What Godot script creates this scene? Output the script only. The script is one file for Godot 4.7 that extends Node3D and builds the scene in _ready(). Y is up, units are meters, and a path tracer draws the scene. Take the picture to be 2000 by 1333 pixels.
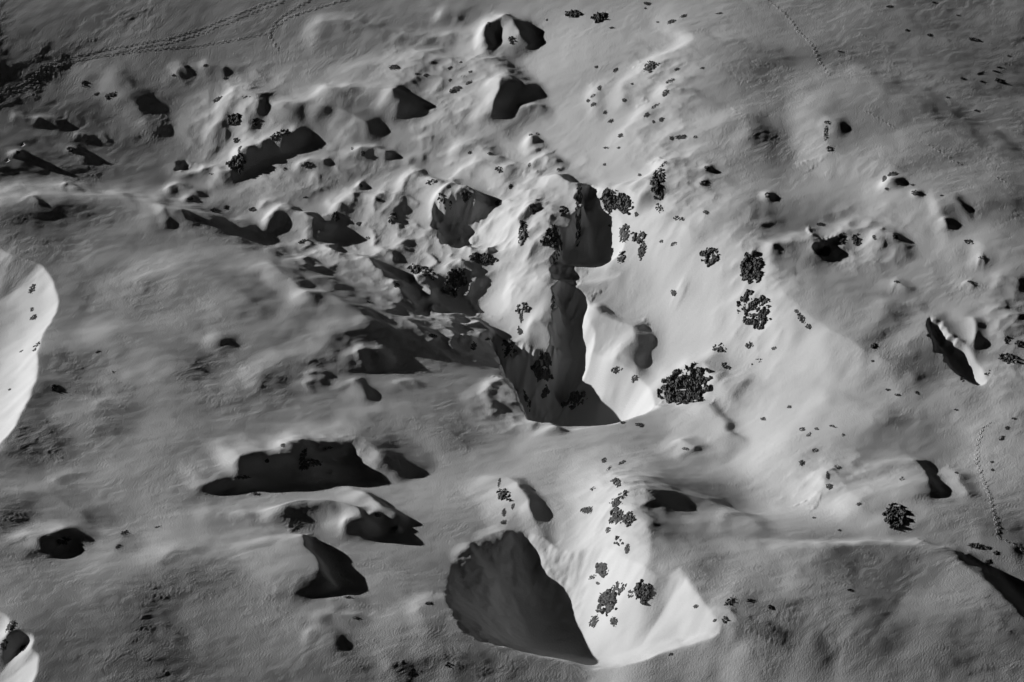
extends Node3D

# Snow-covered karst slope seen from across the valley with a long lens. One height field carries all the relief;
# rocks break through it. Sizes are metres. The helper place(x, y) turns a point of the photograph into a point of the snow.

const STEP_X := 0.22
const STEP_Z := 0.34
const X_MIN := -124.0
const Z_MIN := -186.0
const NX := 1128
const NZ := 970
const CAM_DIST := 900.0
const CAM_DOWN := 30.0
const SUN_HEIGHT := 13.0
const SUN_TURN := 22.0

var eye: Vector3
var axis_f: Vector3
var axis_u: Vector3
var tan_v: float
var hgt := PackedFloat32Array()
var warp_x := PackedFloat32Array()
var warp_z := PackedFloat32Array()
var clock := 0
var outline_only := false

# ---------------------------------------------------------------- places

func on_level(px: float, py: float, h: float) -> Vector2:
	var d := axis_f + Vector3.RIGHT * ((px - 1000.0) / 666.5 * tan_v) + axis_u * ((666.5 - py) / 666.5 * tan_v)
	var t := (h - eye.y) / d.y
	return Vector2(eye.x + d.x * t, eye.z + d.z * t)

func height(x: float, z: float) -> float:
	var fx := clampf((x - X_MIN) / STEP_X, 0.0, NX - 1.001)
	var fz := clampf((z - Z_MIN) / STEP_Z, 0.0, NZ - 1.001)
	var i := int(fx)
	var j := int(fz)
	fx -= i
	fz -= j
	var k := j * NX + i
	return lerpf(lerpf(hgt[k], hgt[k + 1], fx), lerpf(hgt[k + NX], hgt[k + NX + 1], fx), fz)

func slope_normal(x: float, z: float, e := 0.5) -> Vector3:
	return Vector3(height(x - e, z) - height(x + e, z), 2.0 * e, height(x, z - e) - height(x, z + e)).normalized()

func settle(px: float, py: float, lift: float) -> Vector2:
	var h := lift
	var q := Vector2.ZERO
	for n in 12:
		q = on_level(px, py, h)
		h = lerpf(h, height(q.x, q.y) + lift, 0.6)
	return q

func place(px: float, py: float) -> Vector3:
	# the first point of the snow along the line of sight
	var h := 34.0
	var q := on_level(px, py, h)
	while h > -40.0:
		q = on_level(px, py, h)
		if height(q.x, q.y) >= h:
			break
		h -= 0.12
	return Vector3(q.x, height(q.x, q.y), q.y)

# ---------------------------------------------------------------- relief

func profile(t: float, s: float) -> float:
	var r := 1.0 - t * t
	if s < 0.0:
		return lerpf(r * r, r, -s)
	var a := 1.0 - t
	return lerpf(r * r, a * sqrt(a), s)

func ridge(h: float, pts: Array, wa: float, wb: float, s := 0.35, e0 := 0.3, e1 := 0.3) -> void:
	if outline_only and maxf(wa, wb) < 9.0:
		return
	# a crest along pts; it falls off over wa metres on the left of the walk and over wb metres on its right
	var raw := PackedVector2Array()
	for n in range(0, pts.size(), 2):
		raw.append(settle(pts[n], pts[n + 1], maxf(h, 0.0)))
	var path := PackedVector2Array()
	var last := raw.size() - 1
	for n in last:
		var p0 := raw[maxi(n - 1, 0)]
		var p3 := raw[mini(n + 2, last)]
		var parts := clampi(int(raw[n].distance_to(raw[n + 1]) / 3.0), 1, 5)
		for k in parts:
			path.append(raw[n].cubic_interpolate(raw[n + 1], p0, p3, float(k) / parts))
	path.append(raw[last])
	var w := maxf(wa, wb)
	if w < 16.0 and s >= 0.0:
		s = minf(s + 0.25, 0.75)
	var uneven := 0.3 if w < 11.0 and h < 2.5 else 0.0
	var lo := path[0]
	var hi := path[0]
	for p in path:
		lo = lo.min(p)
		hi = hi.max(p)
	var i0 := maxi(int((lo.x - w - 1.5 - X_MIN) / STEP_X), 0)
	var i1 := mini(int((hi.x + w + 1.5 - X_MIN) / STEP_X) + 1, NX - 1)
	var j0 := maxi(int((lo.y - w - 1.5 - Z_MIN) / STEP_Z), 0)
	var j1 := mini(int((hi.y + w + 1.5 - Z_MIN) / STEP_Z) + 1, NZ - 1)
	var ni := i1 - i0 + 1
	var nj := j1 - j0 + 1
	if ni <= 0 or nj <= 0:
		return
	var near := PackedFloat32Array()
	near.resize(ni * nj)
	near.fill(1e9)
	var side := near.duplicate()
	var along := near.duplicate()
	var segs := path.size() - 1
	var chord := path[segs] - path[0]
	var c2 := maxf(chord.length_squared(), 1.0)
	for n in segs:
		var a := path[n]
		var b := path[n + 1]
		var ab := b - a
		var l2 := maxf(ab.length_squared(), 1e-6)
		var l1 := sqrt(l2)
		var si0 := maxi(int((minf(a.x, b.x) - w - 1.5 - X_MIN) / STEP_X), i0)
		var si1 := mini(int((maxf(a.x, b.x) + w + 1.5 - X_MIN) / STEP_X) + 1, i1)
		var sj0 := maxi(int((minf(a.y, b.y) - w - 1.5 - Z_MIN) / STEP_Z), j0)
		var sj1 := mini(int((maxf(a.y, b.y) + w + 1.5 - Z_MIN) / STEP_Z) + 1, j1)
		for j in range(sj0, sj1 + 1):
			var g := j * NX + si0
			var o := (j - j0) * ni + si0 - i0
			var zz := Z_MIN + j * STEP_Z - a.y
			for i in range(si0, si1 + 1):
				var x := X_MIN + i * STEP_X + warp_x[g] - a.x
				var z := zz + warp_z[g]
				var t := clampf((x * ab.x + z * ab.y) / l2, 0.0, 1.0)
				var ex := x - ab.x * t
				var ez := z - ab.y * t
				var d := ex * ex + ez * ez
				if d < near[o]:
					near[o] = d
					side[o] = (ab.x * z - ab.y * x) / (l1 * sqrt(x * x + z * z) + 1e-5) if t <= 0.0 or t >= 1.0 else signf(ab.x * z - ab.y * x)
					if t >= 1.0:
						side[o] = (ab.x * ez - ab.y * ex) / (l1 * sqrt(d) + 1e-5)
					along[o] = clampf(((x + a.x - path[0].x) * chord.x + (z + a.y - path[0].y) * chord.y) / c2, 0.0, 1.0)
				g += 1
				o += 1
	for j in nj:
		var o := j * ni
		var g := (j + j0) * NX + i0
		for i in ni:
			var d := near[o]
			if d < 1e8:
				var ww := lerpf(wa, wb, 0.5 + 0.5 * side[o])
				d = sqrt(d) / ww
				if d < 1.0:
					var t := along[o]
					var e := lerpf(e0, 1.0, smoothstep(0.0, 0.3, t)) * lerpf(e1, 1.0, smoothstep(1.0, 0.7, t))
					hgt[g] += h * e * (1.0 + uneven * warp_x[g]) * profile(d, s)
			o += 1
			g += 1

func mound(h: float, px: float, py: float, rx: float, rz: float, turn := 0.0, s := 0.2) -> void:
	# an oval rise (or, below zero, a hollow); turn is in degrees in plan
	var c := settle(px, py, maxf(h, 0.0))
	var r := maxf(rx, rz) + 1.5
	var cs := cos(deg_to_rad(turn))
	var sn := sin(deg_to_rad(turn))
	for j in range(maxi(int((c.y - r - Z_MIN) / STEP_Z), 0), mini(int((c.y + r - Z_MIN) / STEP_Z) + 2, NZ)):
		for i in range(maxi(int((c.x - r - X_MIN) / STEP_X), 0), mini(int((c.x + r - X_MIN) / STEP_X) + 2, NX)):
			var g := j * NX + i
			var x := X_MIN + i * STEP_X + warp_x[g] - c.x
			var z := Z_MIN + j * STEP_Z + warp_z[g] - c.y
			var u := (x * cs + z * sn) / rx
			var v := (z * cs - x * sn) / rz
			var d := u * u + v * v
			if d < 1.0:
				hgt[g] += h * profile(sqrt(d), s)

func hollow(depth: float, pts: Array, lee: float, sunny: float, ragged := 1.0, soft := 0.0) -> void:
	# the ground inside the outline sinks; the wall under the sunward rim is lee metres wide, the opposite one sunny metres
	var raw := PackedVector2Array()
	for n in range(0, pts.size(), 2):
		raw.append(settle(pts[n], pts[n + 1], 0.0))
	var path := PackedVector2Array()
	var m := raw.size()
	for n in m:
		for k in 3:
			path.append(raw[n].cubic_interpolate(raw[(n + 1) % m], raw[(n + m - 1) % m], raw[(n + 2) % m], k / 3.0))
	var area := 0.0
	var lo := path[0]
	var hi := path[0]
	for n in path.size():
		var q := path[(n + 1) % path.size()]
		area += path[n].cross(q)
		lo = lo.min(q)
		hi = hi.max(q)
	var turn := signf(area)
	var jag := noise(23, 3.2, 3, 0.5)
	var sun_way := Vector2.from_angle(deg_to_rad(SUN_TURN))
	var pts_n := path.size()
	for j in range(maxi(int((lo.y - 1.0 - Z_MIN) / STEP_Z), 0), mini(int((hi.y + 1.0 - Z_MIN) / STEP_Z) + 1, NZ)):
		for i in range(maxi(int((lo.x - 1.0 - X_MIN) / STEP_X), 0), mini(int((hi.x + 1.0 - X_MIN) / STEP_X) + 1, NX)):
			var g := j * NX + i
			var p := Vector2(X_MIN + i * STEP_X, Z_MIN + j * STEP_Z)
			var rough := 1.1 * ragged * smoothstep(0.15, -0.5, (p - (lo + hi) * 0.5).normalized().dot(sun_way))
			p += Vector2(warp_x[g] * 0.5 + jag.get_noise_2d(p.x, p.y) * rough, warp_z[g] * 0.5 + jag.get_noise_2d(p.y, p.x + 50.0) * rough)
			if not Geometry2D.is_point_in_polygon(p, path):
				continue
			# weighted by nearness, so that the wall's width changes softly round the outline
			var near := 1e9
			var wsum := 0.0
			var wall := 0.0
			for n in pts_n:
				var a := path[n]
				var ab := path[(n + 1) % pts_n] - a
				var t := clampf((p - a).dot(ab) / maxf(ab.length_squared(), 1e-6), 0.0, 1.0)
				var d := (p - a - ab * t).length_squared()
				near = minf(near, d)
				var w := ab.length() / (d * d + 0.3)
				wsum += w
				wall += w * lerpf(lee, sunny, smoothstep(-0.6, 0.6, Vector2(ab.y, -ab.x).normalized().dot(sun_way) * turn))
			var u := minf(sqrt(near) / (wall / wsum), 1.0)
			var shady := soft * (1.0 - clampf((wall / wsum - minf(lee, sunny)) / maxf(absf(sunny - lee), 0.1), 0.0, 1.0) if lee < sunny else soft * clampf((wall / wsum - sunny) / maxf(lee - sunny, 0.1), 0.0, 1.0))
			hgt[g] -= depth * lerpf(1.0 - (1.0 - u) * (1.0 - u), u * u * (3.0 - 2.0 * u), shady)

func blurred(reach: float) -> PackedFloat32Array:
	var out := hgt.duplicate()
	for pass_no in 2:
		for axis in 2:
			var r := int(reach / (STEP_X if axis == 0 else STEP_Z) / 2.0)
			var n := NX if axis == 0 else NZ
			var st := 1 if axis == 0 else NX
			var was := out.duplicate()
			for line in (NZ if axis == 0 else NX):
				var o := line * NX if axis == 0 else line
				var sum := was[o] * r
				for k in r:
					sum += was[o + k * st]
				for k in n:
					sum += was[o + mini(k + r, n - 1) * st]
					out[o + k * st] = sum / (2 * r + 1)
					sum -= was[o + maxi(k - r, 0) * st]
	return out

func rugged() -> void:
	# snowed-up broken rock: small sharp steps in the belt between the great dome and the trench, and on the rocky edges
	var n := noise(61, 9.0, 3, 0.45)
	n.fractal_type = FastNoiseLite.FRACTAL_RIDGED
	for spot in [[470, 250, 14, 24], [640, 420, 20, 26], [760, 510, 24, 22], [900, 440, 22, 40], [870, 150, 20, 20], [960, 580, 18, 32], [1070, 400, 13, 26], [860, 640, 18, 16], [1290, 190, 10, 34], [1330, 370, 12, 20], [1210, 990, 9, 32], [1470, 570, 10, 30], [1680, 470, 14, 14], [640, 900, 14, 12], [1980, 660, 9, 22], [1000, 800, 10, 14], [1620, 930, 12, 14]]:
		var c := settle(spot[0], spot[1], 0.0)
		var rx: float = spot[2]
		var rz: float = spot[3]
		for j in range(maxi(int((c.y - rz - Z_MIN) / STEP_Z), 0), mini(int((c.y + rz - Z_MIN) / STEP_Z) + 2, NZ)):
			for i in range(maxi(int((c.x - rx - X_MIN) / STEP_X), 0), mini(int((c.x + rx - X_MIN) / STEP_X) + 2, NX)):
				var x := X_MIN + i * STEP_X
				var z := Z_MIN + j * STEP_Z
				var d := Vector2((x - c.x) / rx, (z - c.y) / rz).length_squared()
				if d < 1.0:
					hgt[j * NX + i] += n.get_noise_2d(x * 0.85 + z * 0.3, z * 1.15 - x * 0.35) * 0.42 * (1.0 - d)

func drift(reach: float, below: float) -> void:
	# the wind lays snow into every corner: crests stay, the foot of each slope runs out softly
	var b := blurred(reach)
	for g in hgt.size():
		var d := b[g] - below - hgt[g]
		hgt[g] += 0.5 * (d + sqrt(d * d + 0.02)) if d > -1.0 else 0.0

func noise(seed_no: int, wave: float, octaves := 3, gain := 0.5) -> FastNoiseLite:
	var n := FastNoiseLite.new()
	n.seed = seed_no
	n.noise_type = FastNoiseLite.TYPE_SIMPLEX_SMOOTH
	n.frequency = 1.0 / wave
	n.fractal_type = FastNoiseLite.FRACTAL_FBM if octaves > 1 else FastNoiseLite.FRACTAL_NONE
	n.fractal_octaves = octaves
	n.fractal_gain = gain
	return n

func tick(what: String) -> void:
	print(what, " ", Time.get_ticks_msec() - clock, " ms")
	clock = Time.get_ticks_msec()

func relief() -> void:
	lay_tone_sheet()
	var first := hgt.duplicate()
	outline_only = true
	great_crests()
	crests()
	outline_only = false
	var whole := hgt.duplicate()
	lay_tone_sheet()
	# the same crests again, now on the sheet that already allows for them
	for g in hgt.size():
		hgt[g] += first[g] - whole[g]
	great_crests()
	crests()
	rugged()
	drift(1.6, 0.0)
	drift(6.0, 0.35)
	hollows()

func crests() -> void:
	# great dome on the left: steep behind, long in front, with its scoop
	ridge(2.0, [70, 690, 64, 740, 40, 800, 0, 870], 14, 9, 0.4, 0.8, 0.3)
	# right-hand slope and plateau
	# lower right dome
	# pit and the trench above it
	# lower crater
	ridge(1.4, [1150, 1205, 1200, 1150, 1260, 1128, 1325, 1125, 1350, 1150, 1390, 1205], 14, 5, 0.5)
	# upper left
	ridge(0.35, [135, 135, 190, 143, 235, 153, 258, 178], 4, 9, 0.3, 0.2, 0.9)
	ridge(0.5, [222, 182, 262, 205, 290, 238, 335, 268], 8, 4, 0.6, 1, 0.1)
	ridge(2.2, [405, 215, 430, 192, 470, 186, 505, 198, 525, 225], 8, 12, 0.3)
	ridge(2.2, [445, 325, 470, 295, 500, 280, 535, 262, 575, 252], 4, 4, 0.3, 0.5, 0.7)
	ridge(0.9, [345, 325, 390, 332, 415, 327, 440, 345], 3, 4)
	ridge(0.8, [315, 370, 350, 362, 378, 373], 3, 4, 0.3, 0.2, 0.9)
	mound(0.6, 365, 387, 2, 3)
	ridge(0.35, [15, 222, 45, 225, 60, 228], 2, 4, 0.3, 0.2, 0.9)
	ridge(0.4, [60, 226, 85, 228, 110, 236], 2, 4, 0.3, 0.2, 0.9)
	ridge(0.3, [140, 259, 160, 258, 172, 262], 1.5, 3, 0.3, 0.2, 0.9)
	ridge(0.2, [185, 266, 200, 268, 208, 274], 1.5, 3, 0.3, 0.2, 0.9)
	ridge(0.5, [125, 285, 145, 290, 165, 300], 2, 3, 0.3, 0.4, 0.8)
	mound(0.6, 33, 297, 2, 2.5)
	ridge(0.5, [110, 360, 128, 355, 152, 364], 2, 4, 0.3, 0.2, 0.9)
	ridge(0.4, [45, 383, 60, 383, 72, 390], 1.5, 3, 0.3, 0.2, 0.9)
	ridge(0.5, [335, 147, 352, 132, 370, 129], 3, 5, 0.4)
	ridge(0.5, [385, 132, 405, 127, 450, 128], 2, 5, 0.4)
	ridge(1.2, [300, 420, 318, 405, 340, 410, 375, 412], 4, 6, 0.4)
	# top centre
	ridge(1.0, [585, 45, 640, 42, 690, 38, 730, 50, 770, 68], 4, 10, 0.3, 0.1, 0.6)
	ridge(1.0, [750, 70, 790, 66, 860, 73, 925, 70, 960, 90, 985, 112], 4, 9, 0.4, 0.2, 0.9)
	ridge(2.8, [925, 70, 948, 42, 980, 30, 1000, 35, 1014, 60], 5, 8, 0.3, 0.2, 0.9)
	ridge(0.8, [845, 22, 885, 30, 905, 40], 5, 4, 0.4, 0.3, 0.6)
	ridge(2.4, [730, 118, 770, 106, 840, 110, 900, 116, 950, 122, 985, 142, 1000, 158], 6, 22, 0.3, 0.3, 1)
	ridge(1.5, [980, 155, 968, 190, 955, 235], 4, 5, 0.6, 1, 0.1)
	ridge(1.7, [595, 184, 640, 174, 680, 172, 720, 172, 765, 178], 5, 8, 0.45, 0.2, 1)
	ridge(1.2, [765, 178, 790, 188, 805, 195], 3, 5, 0.5, 1, 0.8)
	ridge(1.5, [500, 182, 560, 202, 620, 203, 660, 208, 690, 220, 712, 236], 5, 8, 0.4, 0.2, 0.9)
	ridge(1.3, [680, 293, 705, 288, 728, 285, 752, 294], 2.5, 3, 0.4, 0.5, 0.9)
	ridge(0.5, [785, 310, 810, 306, 832, 313], 3, 4)
	ridge(0.8, [588, 320, 610, 317, 628, 315], 2, 2.5, 0.3, 0.8, 0.9)
	ridge(0.4, [600, 350, 615, 344, 635, 350], 2, 4)
	mound(0.8, 705, 362, 1.6, 2.5, 0, 0.6)
	ridge(0.3, [655, 257, 690, 243, 705, 246], 2, 3)
	ridge(0.4, [815, 278, 835, 271, 848, 274], 2, 3)
	ridge(1.3, [875, 290, 905, 282, 925, 281, 960, 298], 4, 7, 0.4, 0.2, 0.9)
	ridge(2.0, [868, 350, 900, 328, 925, 318, 960, 320, 990, 330], 5, 9, 0.3, 0.4, 1)
	ridge(2.6, [765, 358, 785, 345, 805, 340, 830, 350, 860, 357], 5, 10, 0.3, 0.4, 1)
	ridge(2.4, [850, 395, 862, 372, 880, 362, 900, 370], 3, 7, 0.3, 0.6, 1)
	ridge(2.2, [895, 375, 912, 370, 930, 378], 3, 6, 0.3, 0.9, 1)
	ridge(2.6, [620, 415, 650, 400, 690, 390, 735, 388, 768, 402], 6, 12, 0.25, 0.3, 1)
	ridge(0.7, [500, 392, 535, 391, 558, 400], 3, 5, 0.4, 0.2, 0.9)
	ridge(2.6, [500, 420, 545, 412, 575, 415, 600, 420, 612, 428], 5, 7, 0.25, 0.3, 1)
	# top right
	ridge(3.2, [1020, 365, 1050, 340, 1090, 342, 1125, 362, 1138, 390, 1140, 420], 4, 13, 0.2, 0.4, 1)
	ridge(1.8, [1005, 440, 1020, 415, 1045, 405, 1075, 425], 5, 8, 0.3, 0.5, 1)
	ridge(3.2, [1178, 374, 1200, 370, 1232, 374, 1245, 385], 7, 3, 0.1, 0.9, 0.7)
	ridge(1.8, [1262, 368, 1280, 340, 1300, 318, 1345, 302], 4, 18, 0.3, 0.8, 0.6)
	ridge(1.6, [1278, 375, 1290, 400, 1312, 425, 1340, 445, 1362, 490], 18, 8, 0.5, 0.8, 0.4)
	ridge(1.6, [1335, 42, 1352, 60, 1356, 75, 1345, 90, 1310, 105, 1270, 125, 1258, 140], 25, 5, 0.4, 0.3, 0.8)
	ridge(1.0, [1138, 205, 1155, 185, 1178, 167, 1240, 172], 5, 8, 0.4)
	ridge(1.2, [1250, 240, 1275, 208, 1300, 195, 1318, 165, 1335, 155], 5, 25, 0.4, 0.8, 0.5)
	ridge(0.6, [1300, 275, 1318, 268, 1345, 264, 1400, 250, 1450, 232, 1465, 255], 6, 9, 0.3, 0.6, 1)
	mound(1.0, 1036, 268, 1.6, 3, 0, 0.7)
	ridge(0.9, [1040, 272, 1042, 285, 1045, 300], 3, 3, 0.5, 1, 0.1)
	ridge(1.4, [1030, 325, 1048, 310, 1065, 304, 1080, 312], 3, 6, 0.3, 0.6, 0.9)
	mound(0.6, 1090, 333, 1.5, 2, 0, 0.5)
	ridge(0.8, [1030, 208, 1045, 205, 1052, 206], 2, 5, 0.3, 0.8, 1)
	ridge(1.8, [1608, 240, 1612, 262, 1625, 293, 1650, 304, 1700, 312, 1740, 320, 1760, 335, 1760, 350], 28, 8, 0.5, 0.9, 0.6)
	mound(0.6, 1630, 245, 3.5, 6)
	mound(1.2, 1742, 348, 3, 4, 0, 0.2)
	mound(0.6, 1790, 376, 1.8, 2.5, 0, 0.3)
	mound(0.6, 1499, 380, 1.8, 3, 0, 0.3)
	mound(0.5, 1380, 327, 2, 3)
	mound(0.4, 1375, 358, 2, 3)
	ridge(0.9, [1825, 425, 1838, 408, 1865, 403, 1900, 410], 9, 4, 0.4)
	ridge(0.9, [1838, 420, 1845, 435, 1852, 455], 4, 3, 0.6)
	ridge(1.2, [1885, 470, 1905, 468, 1930, 482, 1965, 492, 2020, 508], 18, 6, 0.5, 0.7, 1)
	# middle right
	ridge(1.0, [1600, 478, 1635, 458, 1660, 448, 1690, 447, 1715, 455], 5, 7, 0.3, 0.4, 0.9)
	ridge(0.9, [1715, 470, 1725, 455, 1745, 458, 1765, 480], 3, 6, 0.4, 0.8, 0.8)
	ridge(1.5, [1480, 482, 1510, 480, 1550, 472, 1585, 468, 1592, 480], 5, 12, 0.2, 0.2, 1)
	ridge(0.6, [1590, 490, 1650, 520, 1750, 555, 1850, 590], 12, 25, 0.2, 0.3, 0.2)
	ridge(0.5, [1690, 600, 1740, 597, 1790, 603, 1820, 618, 1832, 640], 4, 14, 0.3, 0.2, 1)
	ridge(0.4, [1770, 640, 1815, 660, 1840, 690, 1875, 735], 4, 12, 0.3, 0.3, 0.9)
	ridge(0.9, [1838, 650, 1860, 655, 1885, 672], 2, 5, 0.4)
	ridge(1.0, [1885, 612, 1900, 622, 1905, 650, 1900, 680], 3, 3, 0.5)
	ridge(1.4, [1955, 680, 1965, 645, 1985, 620, 2030, 610], 9, 14, 0.3)
	ridge(0.6, [1735, 553, 1752, 549, 1770, 556], 2, 4, 0.5, 0.5, 0.9)
	ridge(0.6, [1930, 545, 1970, 540, 2010, 555], 4, 6)
	ridge(0.5, [1880, 550, 1895, 550, 1910, 558], 2, 3, 0.5)
	ridge(0.5, [1905, 510, 1920, 502, 1930, 508], 2, 3, 0.5)
	ridge(1.0, [1735, 893, 1765, 890, 1790, 902, 1810, 925, 1812, 950], 3, 14, 0.3, 0.2, 1)
	ridge(0.3, [1790, 940, 1815, 950, 1825, 975], 4, 10, 0.3)
	# lower right
	ridge(1.5, [1562, 908, 1585, 918, 1605, 935, 1620, 953, 1650, 955, 1668, 970, 1690, 990, 1720, 1003], 28, 7, 0.5, 0.8, 0.4)
	ridge(0.8, [1615, 950, 1620, 920, 1635, 908, 1650, 915], 4, 4, 0.4)
	ridge(0.4, [1390, 1028, 1420, 1012, 1450, 1008, 1468, 1018, 1480, 1030], 4, 9, 0.3, 0.3, 1)
	ridge(0.5, [1878, 1062, 1905, 1056, 1935, 1060, 2010, 1082], 12, 5, 0.4)
	ridge(0.7, [1868, 925, 1872, 940, 1895, 970], 4, 4, 0.6, 1, 0.2)
	# lower centre
	ridge(1.6, [1110, 835, 1200, 828, 1250, 812, 1290, 800, 1340, 795, 1380, 800, 1408, 818, 1418, 842], 3, 20, 0.25, 0.6, 0.9)
	ridge(3.0, [1295, 745, 1315, 722, 1340, 711, 1370, 712, 1395, 738, 1420, 752], 7, 9, 0.25, 0.6, 0.6)
	ridge(0.8, [1405, 735, 1440, 740, 1470, 748], 4, 8, 0.4)
	ridge(0.9, [1300, 865, 1330, 858, 1355, 872, 1362, 885], 4, 5, 0.3)
	ridge(0.3, [1145, 915, 1170, 892, 1210, 885, 1265, 893, 1305, 912], 5, 8, 0.4)
	ridge(3.0, [1195, 905, 1210, 935, 1235, 965, 1235, 1000, 1260, 1025, 1268, 1060, 1268, 1095, 1255, 1115], 26, 11, 0.4, 0.5, 0.8)
	ridge(0.8, [1225, 962, 1260, 957, 1320, 960, 1380, 975, 1420, 990], 5, 10, 0.3, 0.4, 0.9)
	ridge(1.8, [970, 930, 992, 930, 1010, 945, 1025, 965, 1040, 1000, 1050, 1025], 4, 9, 0.5, 0.5, 0.5)
	ridge(1.5, [1425, 1180, 1430, 1195, 1440, 1215, 1400, 1240], 14, 6, 0.5, 0.4, 0.3)
	# soft swells
	ridge(1.6, [100, 1155, 250, 1108, 400, 1106, 560, 1130, 720, 1160], 20, 36, 0.1)
	ridge(1.0, [1535, 805, 1600, 788, 1680, 800, 1770, 835], 8, 22, 0.2)
	ridge(0.8, [485, 765, 520, 722, 560, 700, 610, 690], 6, 10, 0.2)
	ridge(0.8, [170, 855, 182, 805, 215, 768], 9, 10, 0.2)
	ridge(1.0, [230, 500, 340, 520, 450, 560, 540, 620], 9, 14, 0.15)
	ridge(0.9, [120, 640, 220, 650, 330, 690, 420, 750], 9, 14, 0.15)
	ridge(0.9, [640, 800, 740, 805, 850, 830, 930, 880], 9, 14, 0.15)
	ridge(0.8, [1580, 560, 1680, 590, 1770, 640], 9, 12, 0.15)
	ridge(0.8, [1900, 700, 1960, 770, 2010, 850], 10, 12, 0.15)
	ridge(1.0, [1450, 1180, 1560, 1170, 1680, 1200, 1780, 1260], 12, 18, 0.15)
	ridge(0.8, [1400, 1290, 1520, 1270, 1640, 1290], 10, 14, 0.15)
	mound(0.6, 430, 665, 4, 6)
	# lower left
	ridge(2.1, [520, 885, 560, 878, 600, 866, 640, 862, 690, 862, 715, 870, 740, 890], 12, 6, 0.25, 0.2, 1)
	ridge(2.4, [430, 915, 470, 892, 515, 884, 560, 888, 592, 902], 12, 6, 0.3, 0.2, 1)
	ridge(0.8, [370, 955, 420, 935, 460, 930, 500, 935], 10, 3.5, 0.4, 0.2, 1)
	ridge(1.8, [500, 993, 545, 990, 600, 977, 650, 978, 690, 990, 708, 1005], 3.5, 9, 0.35, 0.2, 1)
	ridge(1.3, [690, 950, 720, 970, 745, 990, 768, 1005], 3, 5, 0.3, 0.4, 1)
	mound(0.8, 733, 1003, 1.6, 2.6, 0, 0.2)
	mound(0.5, 775, 1036, 1.2, 1.6, 0, 0.3)
	ridge(1.0, [660, 1018, 690, 1012, 715, 1020], 3, 5, 0.3, 0.3, 1)
	ridge(1.9, [530, 1030, 560, 1030, 585, 1040, 598, 1065, 615, 1085, 622, 1110], 2.5, 16, 0.35, 0.3, 1)
	ridge(0.4, [365, 1010, 420, 1004, 470, 1002, 520, 1010], 5, 9, 0.3)
	ridge(0.3, [630, 1178, 660, 1170, 680, 1166, 696, 1172], 2.5, 4, 0.4, 0.3, 1)
	ridge(0.35, [595, 1208, 630, 1203, 650, 1200, 672, 1206, 695, 1206], 2.5, 4, 0.4, 0.2, 1)
	ridge(0.45, [590, 1235, 625, 1232, 650, 1245], 3, 6, 0.3, 0.2, 1)
	ridge(0.7, [788, 1203, 820, 1185, 850, 1174, 885, 1178, 930, 1205], 5, 18, 0.25, 0.4, 0.8)
	ridge(0.5, [730, 1318, 770, 1298, 820, 1286, 868, 1286, 885, 1295], 8, 7, 0.3, 0.2, 1)
	ridge(1.2, [50, 1068, 85, 1050, 110, 1042, 130, 1040], 7, 6, 0.3, 0.3, 1)
	ridge(0.9, [-30, 975, 40, 963, 95, 968, 130, 985, 160, 1010, 185, 1040], 10, 18, 0.6, 0.6, 0.6)
	ridge(0.5, [215, 1085, 240, 1050, 262, 1034], 14, 5, 0.4, 0.5, 0.5)
	ridge(0.3, [280, 1108, 320, 1092, 350, 1076, 365, 1074], 6, 3, 0.5, 0.2, 0.9)
	ridge(0.6, [-20, 890, 30, 868, 90, 858, 150, 848], 8, 14, 0.4, 0.8, 0.4)
	ridge(0.3, [95, 945, 130, 925, 160, 922], 4, 3, 0.5, 0.2, 1)
	# between the dome and the pit
	ridge(1.8, [580, 470, 620, 468, 650, 492, 700, 505, 740, 525, 765, 550, 790, 575], 4, 8, 0.3, 0.6, 0.8)
	ridge(1.2, [765, 465, 800, 456, 840, 455, 865, 470, 885, 488], 5, 7, 0.3)
	ridge(1.4, [700, 500, 740, 490, 790, 485, 840, 510], 4, 6, 0.3)
	ridge(1.6, [870, 492, 920, 488, 960, 484, 1010, 476, 1060, 478, 1078, 490], 6, 9, 0.25, 0.3, 1)
	ridge(2.0, [855, 530, 880, 515, 905, 518, 930, 545], 4, 7, 0.3, 0.6, 0.9)
	ridge(1.6, [780, 545, 815, 545, 835, 565, 850, 585], 3, 6, 0.3)
	ridge(2.4, [970, 580, 1000, 562, 1045, 552, 1080, 560, 1088, 590], 5, 11, 0.25, 0.4, 1)
	ridge(1.6, [1015, 665, 1035, 640, 1055, 635, 1072, 650, 1078, 670], 4, 9, 0.35, 0.6, 1)
	ridge(0.9, [540, 592, 580, 578, 630, 574, 665, 588, 700, 608, 715, 625], 4, 9, 0.3, 0.2, 1)
	ridge(0.8, [470, 520, 520, 515, 560, 540, 600, 570], 4, 5, 0.3, 0.2, 0.8)
	ridge(0.7, [580, 510, 600, 503, 630, 515], 3, 4, 0.4)
	ridge(0.9, [610, 700, 632, 668, 660, 650, 710, 645, 760, 645, 830, 645, 880, 655], 7, 13, 0.3, 0.5, 0.8)
	ridge(1.0, [690, 690, 715, 676, 735, 678, 745, 692], 3, 6, 0.3, 0.5, 1)
	ridge(0.6, [665, 742, 690, 740, 705, 760, 712, 770], 3, 5, 0.3, 0.3, 1)
	ridge(0.4, [590, 735, 615, 728, 630, 730], 2, 4, 0.3, 0.3, 1)
	ridge(0.4, [590, 750, 610, 744, 625, 746], 2, 4, 0.3, 0.3, 1)
	ridge(0.4, [770, 750, 795, 743, 805, 743], 2, 4, 0.3, 0.3, 1)
	ridge(1.3, [880, 612, 905, 612, 925, 618, 948, 640], 3, 6, 0.4, 0.4, 1)
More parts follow.
